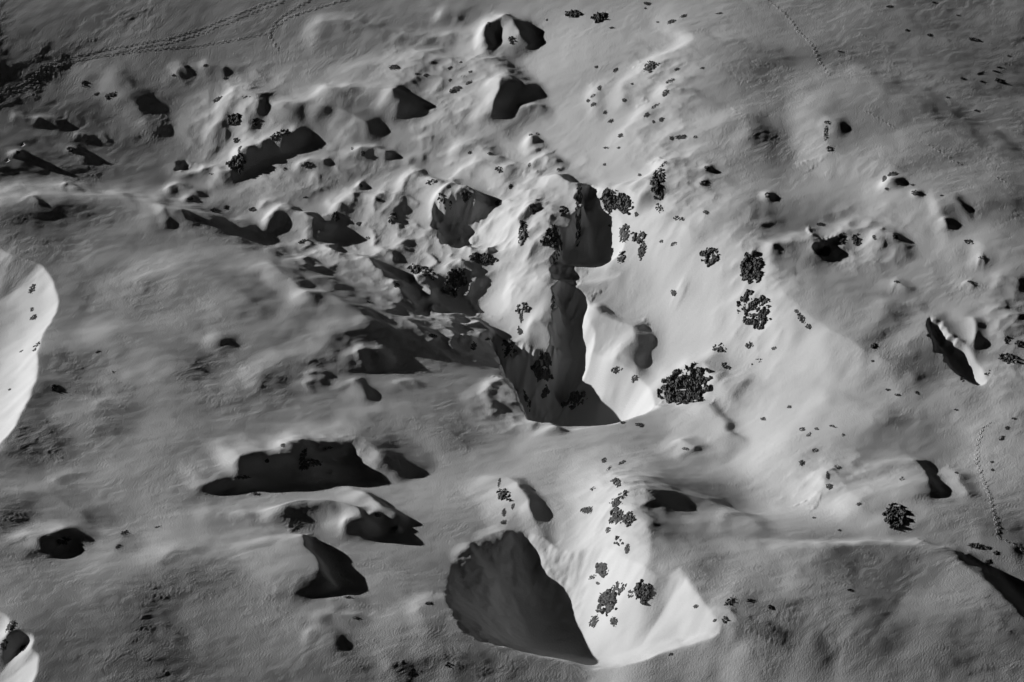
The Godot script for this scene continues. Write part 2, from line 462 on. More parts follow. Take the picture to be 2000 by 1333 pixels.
	ridge(1.0, [895, 650, 915, 655, 935, 665], 2, 5, 0.5)
	ridge(1.2, [935, 770, 960, 750, 985, 744, 1005, 765, 1010, 780], 4, 8, 0.35, 0.4, 1)
	ridge(1.2, [1030, 825, 1050, 812, 1065, 812, 1085, 830], 3, 5, 0.4, 0.6, 1)
	ridge(3.4, [1120, 610, 1140, 592, 1165, 605, 1210, 628, 1235, 635, 1240, 650], 5, 12, 0.25, 0.4, 1)
	ridge(1.6, [1185, 725, 1200, 695, 1215, 688, 1235, 700, 1245, 720], 4, 7, 0.3, 0.6, 1)
	ridge(0.9, [1095, 545, 1140, 548, 1185, 532, 1230, 530], 4, 8, 0.3)
	ridge(0.6, [1320, 565, 1328, 558, 1340, 565], 3, 4, 0.4)


func great_crests() -> void:
	ridge(2.6, [-300, 490, -80, 440, 130, 402, 370, 437, 500, 507, 610, 567], 15, 60, 0.15, 0.15, 0.3)
	ridge(2.2, [-300, 490, -80, 440, 130, 402, 370, 437, 500, 507, 610, 567, 700, 600, 800, 625, 900, 640, 960, 665], 14, 60, 0.15, 0.15, 0.3)
	ridge(3.2, [1490, 505, 1525, 565, 1560, 605, 1600, 632, 1650, 662, 1700, 690, 1755, 712, 1810, 730, 1870, 748], 70, 9, 0.6, 0.6, 0.2)
	ridge(1.5, [1500, 130, 1620, 150, 1700, 168, 1800, 222, 1860, 258, 1920, 290, 2010, 330], 12, 50, 0.2, 0.1, 0.8)
	ridge(3.0, [1380, 1080, 1480, 1062, 1560, 1068, 1640, 1067, 1750, 1066, 1830, 1078, 1900, 1115, 2000, 1205, 2080, 1290], 7, 36, 0.2, 0.2, 0.7)

func hollows() -> void:
	# scoops, pits and gullies with their rims as drawn by the wind
	hollow(5.0, [-420, 180, -200, 230, -90, 380, -30, 465, 12, 494, 50, 505, 84, 522, 104, 556, 113, 590, 104, 622, 88, 645, 76, 672, 70, 700, 74, 722, 66, 750, 50, 790, 28, 830, -20, 880, -120, 930, -420, 980], 14, 13)
	hollow(4.0, [-320, 900, -160, 960, -60, 1110, -20, 1180, 8, 1202, 18, 1222, 12, 1240, 34, 1231, 58, 1238, 64, 1252, 60, 1268, 72, 1284, 68, 1320, 52, 1350, -20, 1400, -320, 1440], 12, 9)
	hollow(3.2, [850, 395, 900, 392, 960, 405, 1010, 430, 1012, 478, 940, 486, 880, 480, 850, 450], 2.5, 9)
	hollow(11.0, [955, 648, 1010, 674, 1060, 690, 1090, 675, 1130, 668, 1190, 700, 1250, 742, 1275, 770, 1268, 803, 1200, 824, 1110, 832, 1045, 822, 1020, 790, 985, 730], 5, 16)
	hollow(4.5, [1084, 690, 1078, 640, 1088, 600, 1082, 570, 1092, 552, 1122, 556, 1150, 590, 1146, 620, 1162, 650, 1150, 700, 1110, 715], 1.8, 6)
	hollow(3.8, [1080, 510, 1090, 480, 1080, 452, 1112, 440, 1116, 415, 1138, 400, 1130, 376, 1152, 364, 1190, 385, 1212, 430, 1218, 480, 1190, 512, 1140, 520], 1.6, 9)
	hollow(1.0, [1085, 545, 1088, 515, 1130, 522, 1215, 533, 1150, 552], 2, 4)
	hollow(6.3, [878, 1120, 915, 1068, 985, 1038, 1050, 1050, 1110, 1075, 1180, 1070, 1262, 1112, 1330, 1124, 1352, 1150, 1392, 1200, 1405, 1240, 1330, 1264, 1240, 1297, 1160, 1311, 1080, 1289, 980, 1266, 900, 1230, 872, 1170], 19, 14, 0.5, 0.8)
	ridge(1.0, [985, 1046, 1000, 1085, 1008, 1130, 1012, 1180], 4, 6, 0.3, 1, 0.2)
	ridge(0.8, [925, 1078, 945, 1110, 955, 1150, 965, 1190], 3, 5, 0.3, 0.8, 0.2)
	ridge(0.7, [1060, 1062, 1070, 1090, 1082, 1120], 3, 4, 0.4, 0.8, 0.2)
	hollow(1.0, [1590, 474, 1606, 472, 1620, 481, 1621, 496, 1607, 499, 1592, 489], 1.2, 2)
	hollow(1.7, [1812, 622, 1842, 634, 1872, 660, 1902, 695, 1928, 738, 1918, 752, 1893, 743, 1860, 716, 1832, 682, 1816, 648], 1.6, 4.5)
	hollow(0.8, [344, 318, 370, 314, 396, 322, 390, 334, 365, 338, 345, 330], 2, 4)


# wanted brightness of the snow, put into the slopes of the ground, every 100 pixels of the photograph: small is tilted away, large is tilted towards it
const SNOW_TONE := [
	[62, 62, 62, 62, 60, 68, 75, 80, 85, 95, 105, 110, 105, 100, 95, 85, 75, 70, 65, 60, 58],
	[74, 76, 74, 74, 76, 82, 88, 98, 105, 110, 125, 140, 140, 140, 130, 110, 90, 75, 68, 62, 60],
	[76, 80, 88, 92, 100, 110, 112, 115, 120, 135, 140, 145, 150, 150, 130, 105, 95, 92, 75, 65, 62],
	[76, 78, 86, 104, 125, 135, 125, 125, 130, 135, 140, 150, 155, 155, 140, 105, 110, 115, 95, 80, 70],
	[78, 74, 76, 90, 125, 140, 135, 135, 140, 150, 160, 165, 170, 165, 150, 130, 140, 140, 130, 110, 80],
	[116, 108, 106, 102, 96, 100, 110, 140, 150, 165, 165, 150, 175, 180, 165, 125, 120, 140, 140, 135, 115],
	[120, 115, 110, 110, 108, 105, 100, 88, 95, 120, 190, 140, 165, 185, 190, 165, 135, 138, 142, 135, 125],
	[120, 118, 112, 110, 105, 100, 100, 88, 78, 85, 120, 150, 165, 175, 185, 185, 170, 140, 138, 140, 135],
	[120, 118, 115, 108, 102, 98, 95, 90, 88, 85, 95, 130, 150, 165, 175, 175, 165, 150, 125, 125, 140],
	[110, 105, 105, 105, 100, 95, 105, 100, 105, 115, 130, 140, 145, 150, 160, 170, 155, 130, 115, 135, 130],
	[78, 85, 110, 115, 115, 115, 110, 105, 115, 130, 150, 150, 165, 120, 125, 155, 165, 155, 140, 125, 120],
	[72, 75, 90, 120, 115, 110, 105, 105, 110, 120, 120, 165, 185, 135, 135, 125, 120, 110, 100, 90, 95],
	[115, 100, 95, 94, 90, 90, 88, 88, 95, 90, 110, 170, 185, 170, 150, 125, 125, 115, 100, 88, 80],
	[115, 100, 92, 90, 88, 86, 84, 82, 82, 85, 85, 110, 150, 120, 115, 105, 100, 95, 88, 80, 80],
]
const CELL_X := 16
const CELL_Z := 10
const CX := 72
const CZ := 98

func wanted_slope(px: float, py: float) -> float:
	var fx := clampf(px / 100.0, 0.0, 19.999)
	var fy := clampf(py / 100.0, 0.0, 12.999)
	var i := int(fx)
	var j := int(fy)
	var v := lerpf(lerpf(SNOW_TONE[j][i], SNOW_TONE[j][i + 1], fx - i), lerpf(SNOW_TONE[j + 1][i], SNOW_TONE[j + 1][i + 1], fx - i), fy - j)
	var nl := minf(Color(v * 0.96 / 255.0, 0, 0).srgb_to_linear().r / 0.84, 0.9)
	var se := sin(deg_to_rad(SUN_HEIGHT))
	var ce := cos(deg_to_rad(SUN_HEIGHT))
	var t := 0.0
	for n in 6:
		t = (nl * sqrt(1.0 + t * t) - se) / ce
	var off := maxf(maxf(-px, px - 2000.0), maxf(-py, py - 1333.0))
	return clampf(t * (1.35 if t > 0.0 else 1.0), -0.15 - 0.04 * smoothstep(1250.0, 1700.0, px), 0.75) * (1.0 - smoothstep(0.0, 250.0, off))

func cubic4(a: float, b: float, c: float, d: float, t: float) -> float:
	return b + 0.5 * t * (c - a + t * (2.0 * a - 5.0 * b + 4.0 * c - d + t * (3.0 * (b - c) + d - a)))

func lay_tone_sheet() -> void:
	# one smooth sheet added to the ground, its slopes shaped to give the wanted light and dark
	var dx := CELL_X * STEP_X
	var dz := CELL_Z * STEP_Z
	var sx := cos(deg_to_rad(SUN_TURN))
	var sz := sin(deg_to_rad(SUN_TURN))
	var base := PackedFloat32Array()
	base.resize(CX * CZ)
	for cj in CZ:
		for ci in CX:
			var sum := 0.0
			var cnt := 0
			for j in range(maxi(cj * CELL_Z - 4, 0), mini(cj * CELL_Z + 5, NZ), 2):
				for i in range(maxi(ci * CELL_X - 7, 0), mini(ci * CELL_X + 8, NX), 2):
					sum += hgt[j * NX + i]
					cnt += 1
			base[cj * CX + ci] = sum / cnt if cnt else base[maxi(cj * CX + ci - 1, 0)]
	for n in 4:
		var was := base.duplicate()
		for cj in CZ:
			for ci in CX:
				var l := maxi(ci - 2, 0)
				var r := mini(ci + 2, CX - 1)
				var up := maxi(cj - 2, 0) * CX
				var dn := mini(cj + 2, CZ - 1) * CX
				base[cj * CX + ci] = (was[cj * CX + ci] * 2.0 + was[cj * CX + l] + was[cj * CX + r] + was[up + ci] + was[dn + ci]) / 6.0
	var sheet := PackedFloat32Array()
	sheet.resize(CX * CZ)
	var want := sheet.duplicate()
	var push := sheet.duplicate()
	var miss := sheet.duplicate()
	var mu := 0.16
	var axx := sx * sx + mu * sz * sz
	var azz := sz * sz + mu * sx * sx
	var axz := (1.0 - mu) * sx * sz
	var eps := 1.0 / (150.0 * 150.0)
	var diag := 2.0 * axx / (dx * dx) + 2.0 * azz / (dz * dz) + eps
	for round_no in 4:
		for cj in CZ:
			for ci in CX:
				var k := cj * CX + ci
				var p := Vector3(X_MIN + ci * dx, base[k] + sheet[k], Z_MIN + cj * dz) - eye
				var deep := p.dot(axis_f)
				var s := wanted_slope(1000.0 + p.x / deep / tan_v * 666.5, 666.5 - p.dot(axis_u) / deep / tan_v * 666.5)
				var bx := (base[cj * CX + mini(ci + 1, CX - 1)] - base[cj * CX + maxi(ci - 1, 0)]) / (2.0 * dx)
				var bz := (base[mini(cj + 1, CZ - 1) * CX + ci] - base[maxi(cj - 1, 0) * CX + ci]) / (2.0 * dz)
				var gx := (sheet[cj * CX + mini(ci + 1, CX - 1)] - sheet[cj * CX + maxi(ci - 1, 0)]) / (2.0 * dx)
				var gz := (sheet[mini(cj + 1, CZ - 1) * CX + ci] - sheet[maxi(cj - 1, 0) * CX + ci]) / (2.0 * dz)
				var wish := clampf(s - bx * sx - bz * sz, -0.5, 0.75)
				miss[k] = clampf(miss[k] + 0.9 * (wish - gx * sx - gz * sz), -0.3, 0.3) if round_no else 0.0
				want[k] = wish + miss[k]
		for cj in CZ:
			for ci in CX:
				var wx := (want[cj * CX + mini(ci + 1, CX - 1)] - want[cj * CX + maxi(ci - 1, 0)]) / (2.0 * dx)
				var wz := (want[mini(cj + 1, CZ - 1) * CX + ci] - want[maxi(cj - 1, 0) * CX + ci]) / (2.0 * dz)
				push[cj * CX + ci] = wx * sx + wz * sz
		for turn in 150:
			for cj in CZ:
				var up := maxi(cj - 1, 0) * CX
				var dn := mini(cj + 1, CZ - 1) * CX
				var at := cj * CX
				for ci in CX:
					var l := maxi(ci - 1, 0)
					var r := mini(ci + 1, CX - 1)
					var v := axx * (sheet[at + r] + sheet[at + l]) / (dx * dx) + azz * (sheet[up + ci] + sheet[dn + ci]) / (dz * dz) + axz * (sheet[dn + r] - sheet[up + r] - sheet[dn + l] + sheet[up + l]) / (2.0 * dx * dz)
					sheet[at + ci] += 1.8 * ((v - push[at + ci]) / diag - sheet[at + ci])
	var mean := 0.0
	for v in sheet:
		mean += v / sheet.size()
	for k in sheet.size():
		sheet[k] -= mean
	var lo := 1e9
	var hi := -1e9
	for v in sheet:
		lo = minf(lo, v)
		hi = maxf(hi, v)
	var column := PackedFloat32Array()
	column.resize(CX)
	for j in NZ:
		var fz := float(j) / CELL_Z
		var q := int(fz)
		for ci in CX:
			column[ci] = cubic4(sheet[maxi(q - 1, 0) * CX + ci], sheet[q * CX + ci], sheet[mini(q + 1, CZ - 1) * CX + ci], sheet[mini(q + 2, CZ - 1) * CX + ci], fz - q)
		for i in NX:
			var fx := float(i) / CELL_X
			var p := int(fx)
			hgt[j * NX + i] += cubic4(column[maxi(p - 1, 0)], column[p], column[mini(p + 1, CX - 1)], column[mini(p + 2, CX - 1)], fx - p)

func check_slopes() -> void:
	for py in range(50, 1333, 150):
		var row := ""
		for px in range(50, 2000, 150):
			var p := settle(px, py, 0.0)
			var d := Vector2.from_angle(deg_to_rad(SUN_TURN)) * 6.0
			row += "%5d/%4d" % [int(100 * wanted_slope(px, py)), int(100 * (height(p.x + d.x, p.y + d.y) - height(p.x - d.x, p.y - d.y)) / 12.0)]
		print(row)

func soften() -> void:
	# wind rounds every edge a little
	for pass_no in 1:
		var was := hgt.duplicate()
		for j in range(1, NZ - 1):
			for i in range(1, NX - 1):
				var g := j * NX + i
				hgt[g] = (was[g] * 2.0 + was[g - 1] + was[g + 1] + was[g - NX] + was[g + NX]) / 6.0

func fine_relief() -> void:
	var swell := noise(11, 17.0, 3, 0.45)
	var folds := noise(10, 30.0, 2, 0.4)
	var lumps := noise(12, 4.2, 2, 0.5)
	var ledge := noise(13, 11.0, 2, 0.35)
	var ledge_at := noise(14, 30.0, 2, 0.5)
	var crust := noise(17, 4.4, 3, 0.5)
	var crust_at := noise(18, 14.0, 3, 0.5)
	var ripple_at := noise(19, 22.0, 2, 0.5)
	for j in NZ:
		var z := Z_MIN + j * STEP_Z
		var g := j * NX
		for i in NX:
			var x := X_MIN + i * STEP_X
			var l := lumps.get_noise_2d(x * 0.8 + z * 0.3, z)
			var h := swell.get_noise_2d(x, z) * 0.1 + folds.get_noise_2d(x * 0.7 + z * 0.2, z * 1.1) * 0.4 + l * 0.035
			# layers of old wind crust, broken off along curved edges
			var m := ledge_at.get_noise_2d(x, z)
			if m > 0.02:
				var c := ledge.get_noise_2d(x * 0.8 - z * 0.35, z * 0.9 + x * 0.45) * 9.0 + l * 0.7
				var f := c - floorf(c)
				h += (smoothstep(0.0, 0.16, f) - f) * 0.036 * smoothstep(0.05, 0.3, m) * smoothstep(-0.5, 0.3, l)
			m = crust_at.get_noise_2d(x, z)
			if m > 0.12:
				var w := crust.get_noise_2d(x, z)
				var c := (x * 0.5 + z * 0.55) / 1.7 + w * 1.6 + swell.get_noise_2d(z, x) * 5.0
				var f := c - floorf(c)
				h += (smoothstep(0.0, 0.25, f) - f) * 0.024 * smoothstep(0.12, 0.45, m) * smoothstep(-0.25, 0.35, w)
			m = ripple_at.get_noise_2d(x, z)
			if m > 0.15:
				# low drifts across the wind
				h += sin((x * 0.62 + z * 0.5) * 2.3 + l * 4.0 + swell.get_noise_2d(z, x) * 6.0) * 0.012 * smoothstep(0.15, 0.4, m)
			hgt[g + i] += h

func build_snow(m: Material) -> void:
	var count := NX * NZ
	var v := PackedVector3Array()
	var n := PackedVector3Array()
	v.resize(count)
	n.resize(count)
	for j in NZ:
		var z := Z_MIN + j * STEP_Z
		var ju := maxi(j - 1, 0) * NX
		var jd := mini(j + 1, NZ - 1) * NX
		for i in NX:
			var g := j * NX + i
			v[g] = Vector3(X_MIN + i * STEP_X, hgt[g], z)
			n[g] = Vector3((hgt[j * NX + maxi(i - 1, 0)] - hgt[j * NX + mini(i + 1, NX - 1)]) / (2.0 * STEP_X), 1.0, (hgt[ju + i] - hgt[jd + i]) / (2.0 * STEP_Z)).normalized()
	var index := PackedInt32Array()
	index.resize((NX - 1) * (NZ - 1) * 6)
	var k := 0
	for j in NZ - 1:
		for i in NX - 1:
			var a := j * NX + i
			index[k] = a
			index[k + 1] = a + 1
			index[k + 2] = a + NX
			index[k + 3] = a + 1
			index[k + 4] = a + NX + 1
			index[k + 5] = a + NX
			k += 6
	var arrays := []
	arrays.resize(Mesh.ARRAY_MAX)
	arrays[Mesh.ARRAY_VERTEX] = v
	arrays[Mesh.ARRAY_NORMAL] = n
	arrays[Mesh.ARRAY_INDEX] = index
	var am := ArrayMesh.new()
	am.add_surface_from_arrays(Mesh.PRIMITIVE_TRIANGLES, arrays)
	var o := MeshInstance3D.new()
	o.name = "snow_ground"
	o.mesh = am
	o.material_override = m
	o.set_meta("kind", "structure")
	o.set_meta("label", "wind-packed snow slope of domes, hollows and a deep pit")
	add_child(o, true)

func build_outskirts(m: Material) -> void:
	# the same snow going on beyond the frame to the horizon
	var border := PackedVector3Array()
	for i in range(0, NX - 1):
		border.append(Vector3(X_MIN + i * STEP_X, hgt[i], Z_MIN))
	for j in range(0, NZ - 1):
		border.append(Vector3(X_MIN + (NX - 1) * STEP_X, hgt[j * NX + NX - 1], Z_MIN + j * STEP_Z))
	for i in range(NX - 1, 0, -1):
		border.append(Vector3(X_MIN + i * STEP_X, hgt[(NZ - 1) * NX + i], Z_MIN + (NZ - 1) * STEP_Z))
	for j in range(NZ - 1, 0, -1):
		border.append(Vector3(X_MIN, hgt[j * NX], Z_MIN + j * STEP_Z))
	var hills := noise(31, 90.0, 4, 0.5)
	var rings := [0.0, 4.0, 12.0, 26.0, 50.0, 90.0, 150.0, 260.0, 480.0, 900.0, 1800.0, 4000.0]
	var c := Vector3(X_MIN + NX * STEP_X * 0.5, 0, Z_MIN + NZ * STEP_Z * 0.5)
	var st := SurfaceTool.new()
	st.begin(Mesh.PRIMITIVE_TRIANGLES)
	st.set_smooth_group(0)
	for r in rings:
		for p in border:
			var out := (p - c) * Vector3(1, 0, 1)
			var q: Vector3 = p + out.normalized() * r
			q.y = lerpf(p.y, hills.get_noise_2d(q.x, q.z) * 8.0 - 4.0 - r * 0.01, smoothstep(0.0, 90.0, r))
			st.add_vertex(q)
	var nb := border.size()
	for r in rings.size() - 1:
		for k in nb:
			var a := r * nb + k
			var b := r * nb + (k + 1) % nb
			for t in [a, a + nb, b, b, a + nb, b + nb]:
				st.add_index(t)
	st.generate_normals()
	var o := MeshInstance3D.new()
	o.name = "snow_field"
	o.mesh = st.commit()
	o.material_override = m
	o.set_meta("kind", "structure")
	add_child(o, true)

func snow_material() -> StandardMaterial3D:
	var m := StandardMaterial3D.new()
	m.resource_name = "snow"
	m.albedo_color = Color(0.62, 0.62, 0.62).linear_to_srgb()
	m.roughness = 0.75
	m.metallic_specular = 0.3
	var grain := NoiseTexture2D.new()
	grain.width = 1024
	grain.height = 1024
	grain.seamless = true
	grain.as_normal_map = true
	grain.bump_strength = 5.0
	grain.noise = noise(21, 26.0, 5, 0.62)
	m.normal_enabled = true
	m.normal_texture = grain
	m.normal_scale = 0.65
	m.uv1_triplanar = true
	m.uv1_world_triplanar = true
	m.uv1_scale = Vector3.ONE / 17.0
	return m

var rock_mat: StandardMaterial3D
var rock_grain: FastNoiseLite
var rock_block: FastNoiseLite
var used := {}

func numbered(called: String) -> String:
	var n: int = used.get(called, 0)
	used[called] = n + 1
	return called if n == 0 else "%s_%03d" % [called, n]

func rock_material() -> StandardMaterial3D:
	var m := StandardMaterial3D.new()
	m.resource_name = "limestone"
	m.roughness = 0.92
	m.metallic_specular = 0.25
	var t := NoiseTexture2D.new()
	t.width = 512
	t.height = 512
	t.seamless = true
	t.noise = noise(41, 60.0, 5, 0.62)
	var ramp := Gradient.new()
	ramp.offsets = PackedFloat32Array([0.0, 0.45, 0.7, 1.0])
	ramp.colors = PackedColorArray([Color(0.14, 0.14, 0.14), Color(0.34, 0.34, 0.34), Color(0.46, 0.46, 0.46), Color(0.6, 0.6, 0.6)])
	t.color_ramp = ramp
	m.albedo_texture = t
	var b := NoiseTexture2D.new()
	b.width = 512
	b.height = 512
	b.seamless = true
	b.as_normal_map = true
	b.bump_strength = 8.0
	b.noise = noise(42, 30.0, 5, 0.6)
	m.normal_enabled = true
	m.normal_texture = b
	m.uv1_triplanar = true
	m.uv1_world_triplanar = true
	m.uv1_scale = Vector3.ONE / 3.0
	return m

func rock(px: float, py: float, w: float, h: float, turn: float, cover: float, called: String, label: String, group := "", bulk := 1.0) -> void:
	# rock breaking through the snow over an oval of w by h pixels; cover is the share of the oval that is bare.
	# Where it lies in several pieces each piece is a part.
	var c := place(px, py)
	var n := slope_normal(c.x, c.z, 1.2)
	var to_eye := -axis_f
	if n.dot(to_eye) < 0.4:
		n = (n + to_eye * (0.45 - n.dot(to_eye))).normalized()
	var a := (Vector3.RIGHT - n * n.x).normalized()
	var b := n.cross(a).normalized()
	var au := Vector2(a.x, -a.dot(axis_u)) * 10.0
	var bu := Vector2(b.x, -b.dot(axis_u)) * 10.0
	var det := au.x * bu.y - au.y * bu.x
	var size := minf(w, h) / 10.0
	var amp := clampf(size * 0.14, 0.1, 0.6) * bulk
	var step := clampf(minf(w, h) / 12.0, 0.75, 1.7)
	var ni := clampi(int(w * 1.3 / step), 7, 90)
	var nj := clampi(int(h * 1.3 / step), 7, 90)
	var cs := cos(deg_to_rad(turn))
	var sn := sin(deg_to_rad(turn))
	var grain := 1.0 / clampf(size * 0.42, 0.3, 1.8)
	var v := PackedVector3Array()
	var up := PackedFloat32Array()
	v.resize(ni * nj)
	up.resize(ni * nj)
	for j in nj:
		for i in ni:
			var s := (float(i) / (ni - 1) * 2.0 - 1.0) * 1.3
			var t := (float(j) / (nj - 1) * 2.0 - 1.0) * 1.3
			var ox := s * w * 0.5 * cs - t * h * 0.5 * sn
			var oy := s * w * 0.5 * sn + t * h * 0.5 * cs
			var p := c + a * ((ox * bu.y - oy * bu.x) / det) + b * ((oy * au.x - ox * au.y) / det)
			p.y = height(p.x, p.z)
			var nn := slope_normal(p.x, p.z, 0.5)
			var q := p * grain
			var g := rock_grain.get_noise_3d(q.x * 1.2 + q.y * 0.5, q.y * 0.5, q.z * 1.2)
			var k := rock_block.get_noise_3d(q.x * 1.9 + q.y * 0.7 + g * 0.25, q.y * 0.75, q.z * 1.9)
			var r := sqrt(s * s + t * t)
			var chip := rock_grain.get_noise_3d(p.x * 2.4 + p.y, p.y * 1.3, p.z * 2.4)
			var e := (g * 0.85 + k * 0.45 + chip * 0.2 + cover * 2.15 - 0.95) - maxf(0.0, r - 0.7) * 2.6
			if e > 0.0:
				e = 0.3 + e * 0.25 + k * 0.3 + chip * 0.5
			e = clampf(e, -0.5, 1.2)
			up[j * ni + i] = e
			v[j * ni + i] = p - c + (nn * 0.8 + to_eye * 0.1 + Vector3.UP * 0.2) * e * amp
	# pieces that hang together
	var mark := PackedInt32Array()
	mark.resize(ni * nj)
	mark.fill(0)
	var pieces := []
	for j in nj - 1:
		for i in ni - 1:
			var k0 := j * ni + i
			if mark[k0] or not bare(up, k0, ni):
				continue
			var todo := [k0]
			var quads := []
			mark[k0] = 1
			while todo:
				var k: int = todo.pop_back()
				quads.append(k)
				var ci := k % ni
				var cj := k / ni
				for d in [[1, 0], [-1, 0], [0, 1], [0, -1]]:
					var ii: int = ci + d[0]
					var jj: int = cj + d[1]
					if ii >= 0 and jj >= 0 and ii < ni - 1 and jj < nj - 1:
						var kk: int = jj * ni + ii
						if not mark[kk] and bare(up, kk, ni):
							mark[kk] = 1
							todo.append(kk)
			pieces.append(quads)
	pieces.sort_custom(func(x, y): return x.size() > y.size())
	var kept := []
	for q in pieces:
		if kept.is_empty() or (q.size() >= 7 and kept.size() < 24):
			kept.append(q)
	if kept.is_empty():
		print("no rock at ", px, " ", py)
		return
	var root: Node3D
	if kept.size() == 1:
		root = rock_piece(kept[0], v, ni)
	else:
		root = Node3D.new()
	root.name = numbered(called)
	root.position = c
	root.set_meta("label", label)
	root.set_meta("category", "boulder" if called == "boulder" else "rock")
	if group:
		root.set_meta("group", group)
	add_child(root)
	if kept.size() > 1:
		var k := 0
		var seen_parts := {}
		for q in kept:
			var part := rock_piece(q, v, ni)
			var kind := "crag" if k == 0 or q.size() > 40 else "rock_chip"
			var order: int = seen_parts.get(kind, 0)
			seen_parts[kind] = order + 1
			part.name = kind if order == 0 else "%s_%03d" % [kind, order]
			root.add_child(part)
			k += 1

func bare(up: PackedFloat32Array, k: int, ni: int) -> bool:
	return maxf(maxf(up[k], up[k + 1]), maxf(up[k + ni], up[k + ni + 1])) > 0.0

func rock_piece(quads: Array, v: PackedVector3Array, ni: int) -> MeshInstance3D:
	var pos := PackedVector3Array()
	var nor := PackedVector3Array()
	for k in quads:
		for t in [[k, k + 1, k + ni], [k + 1, k + ni + 1, k + ni]]:
			var p0 := v[t[0]]
			var p1 := v[t[1]]
			var p2 := v[t[2]]
			var n := (p2 - p0).cross(p1 - p0)
			if n.length_squared() < 1e-12:
				continue
			n = n.normalized()
			var flip := n.dot(-axis_f) < 0.0 and n.y < 0.0
			pos.append(p0)
			pos.append(p2 if flip else p1)
			pos.append(p1 if flip else p2)
			if flip:
				n = -n
			for m in 3:
				nor.append(n)
	var arrays := []
	arrays.resize(Mesh.ARRAY_MAX)
	arrays[Mesh.ARRAY_VERTEX] = pos
	arrays[Mesh.ARRAY_NORMAL] = nor
	var am := ArrayMesh.new()
	am.add_surface_from_arrays(Mesh.PRIMITIVE_TRIANGLES, arrays)
	var o := MeshInstance3D.new()
	o.mesh = am
	o.material_override = rock_mat
	return o

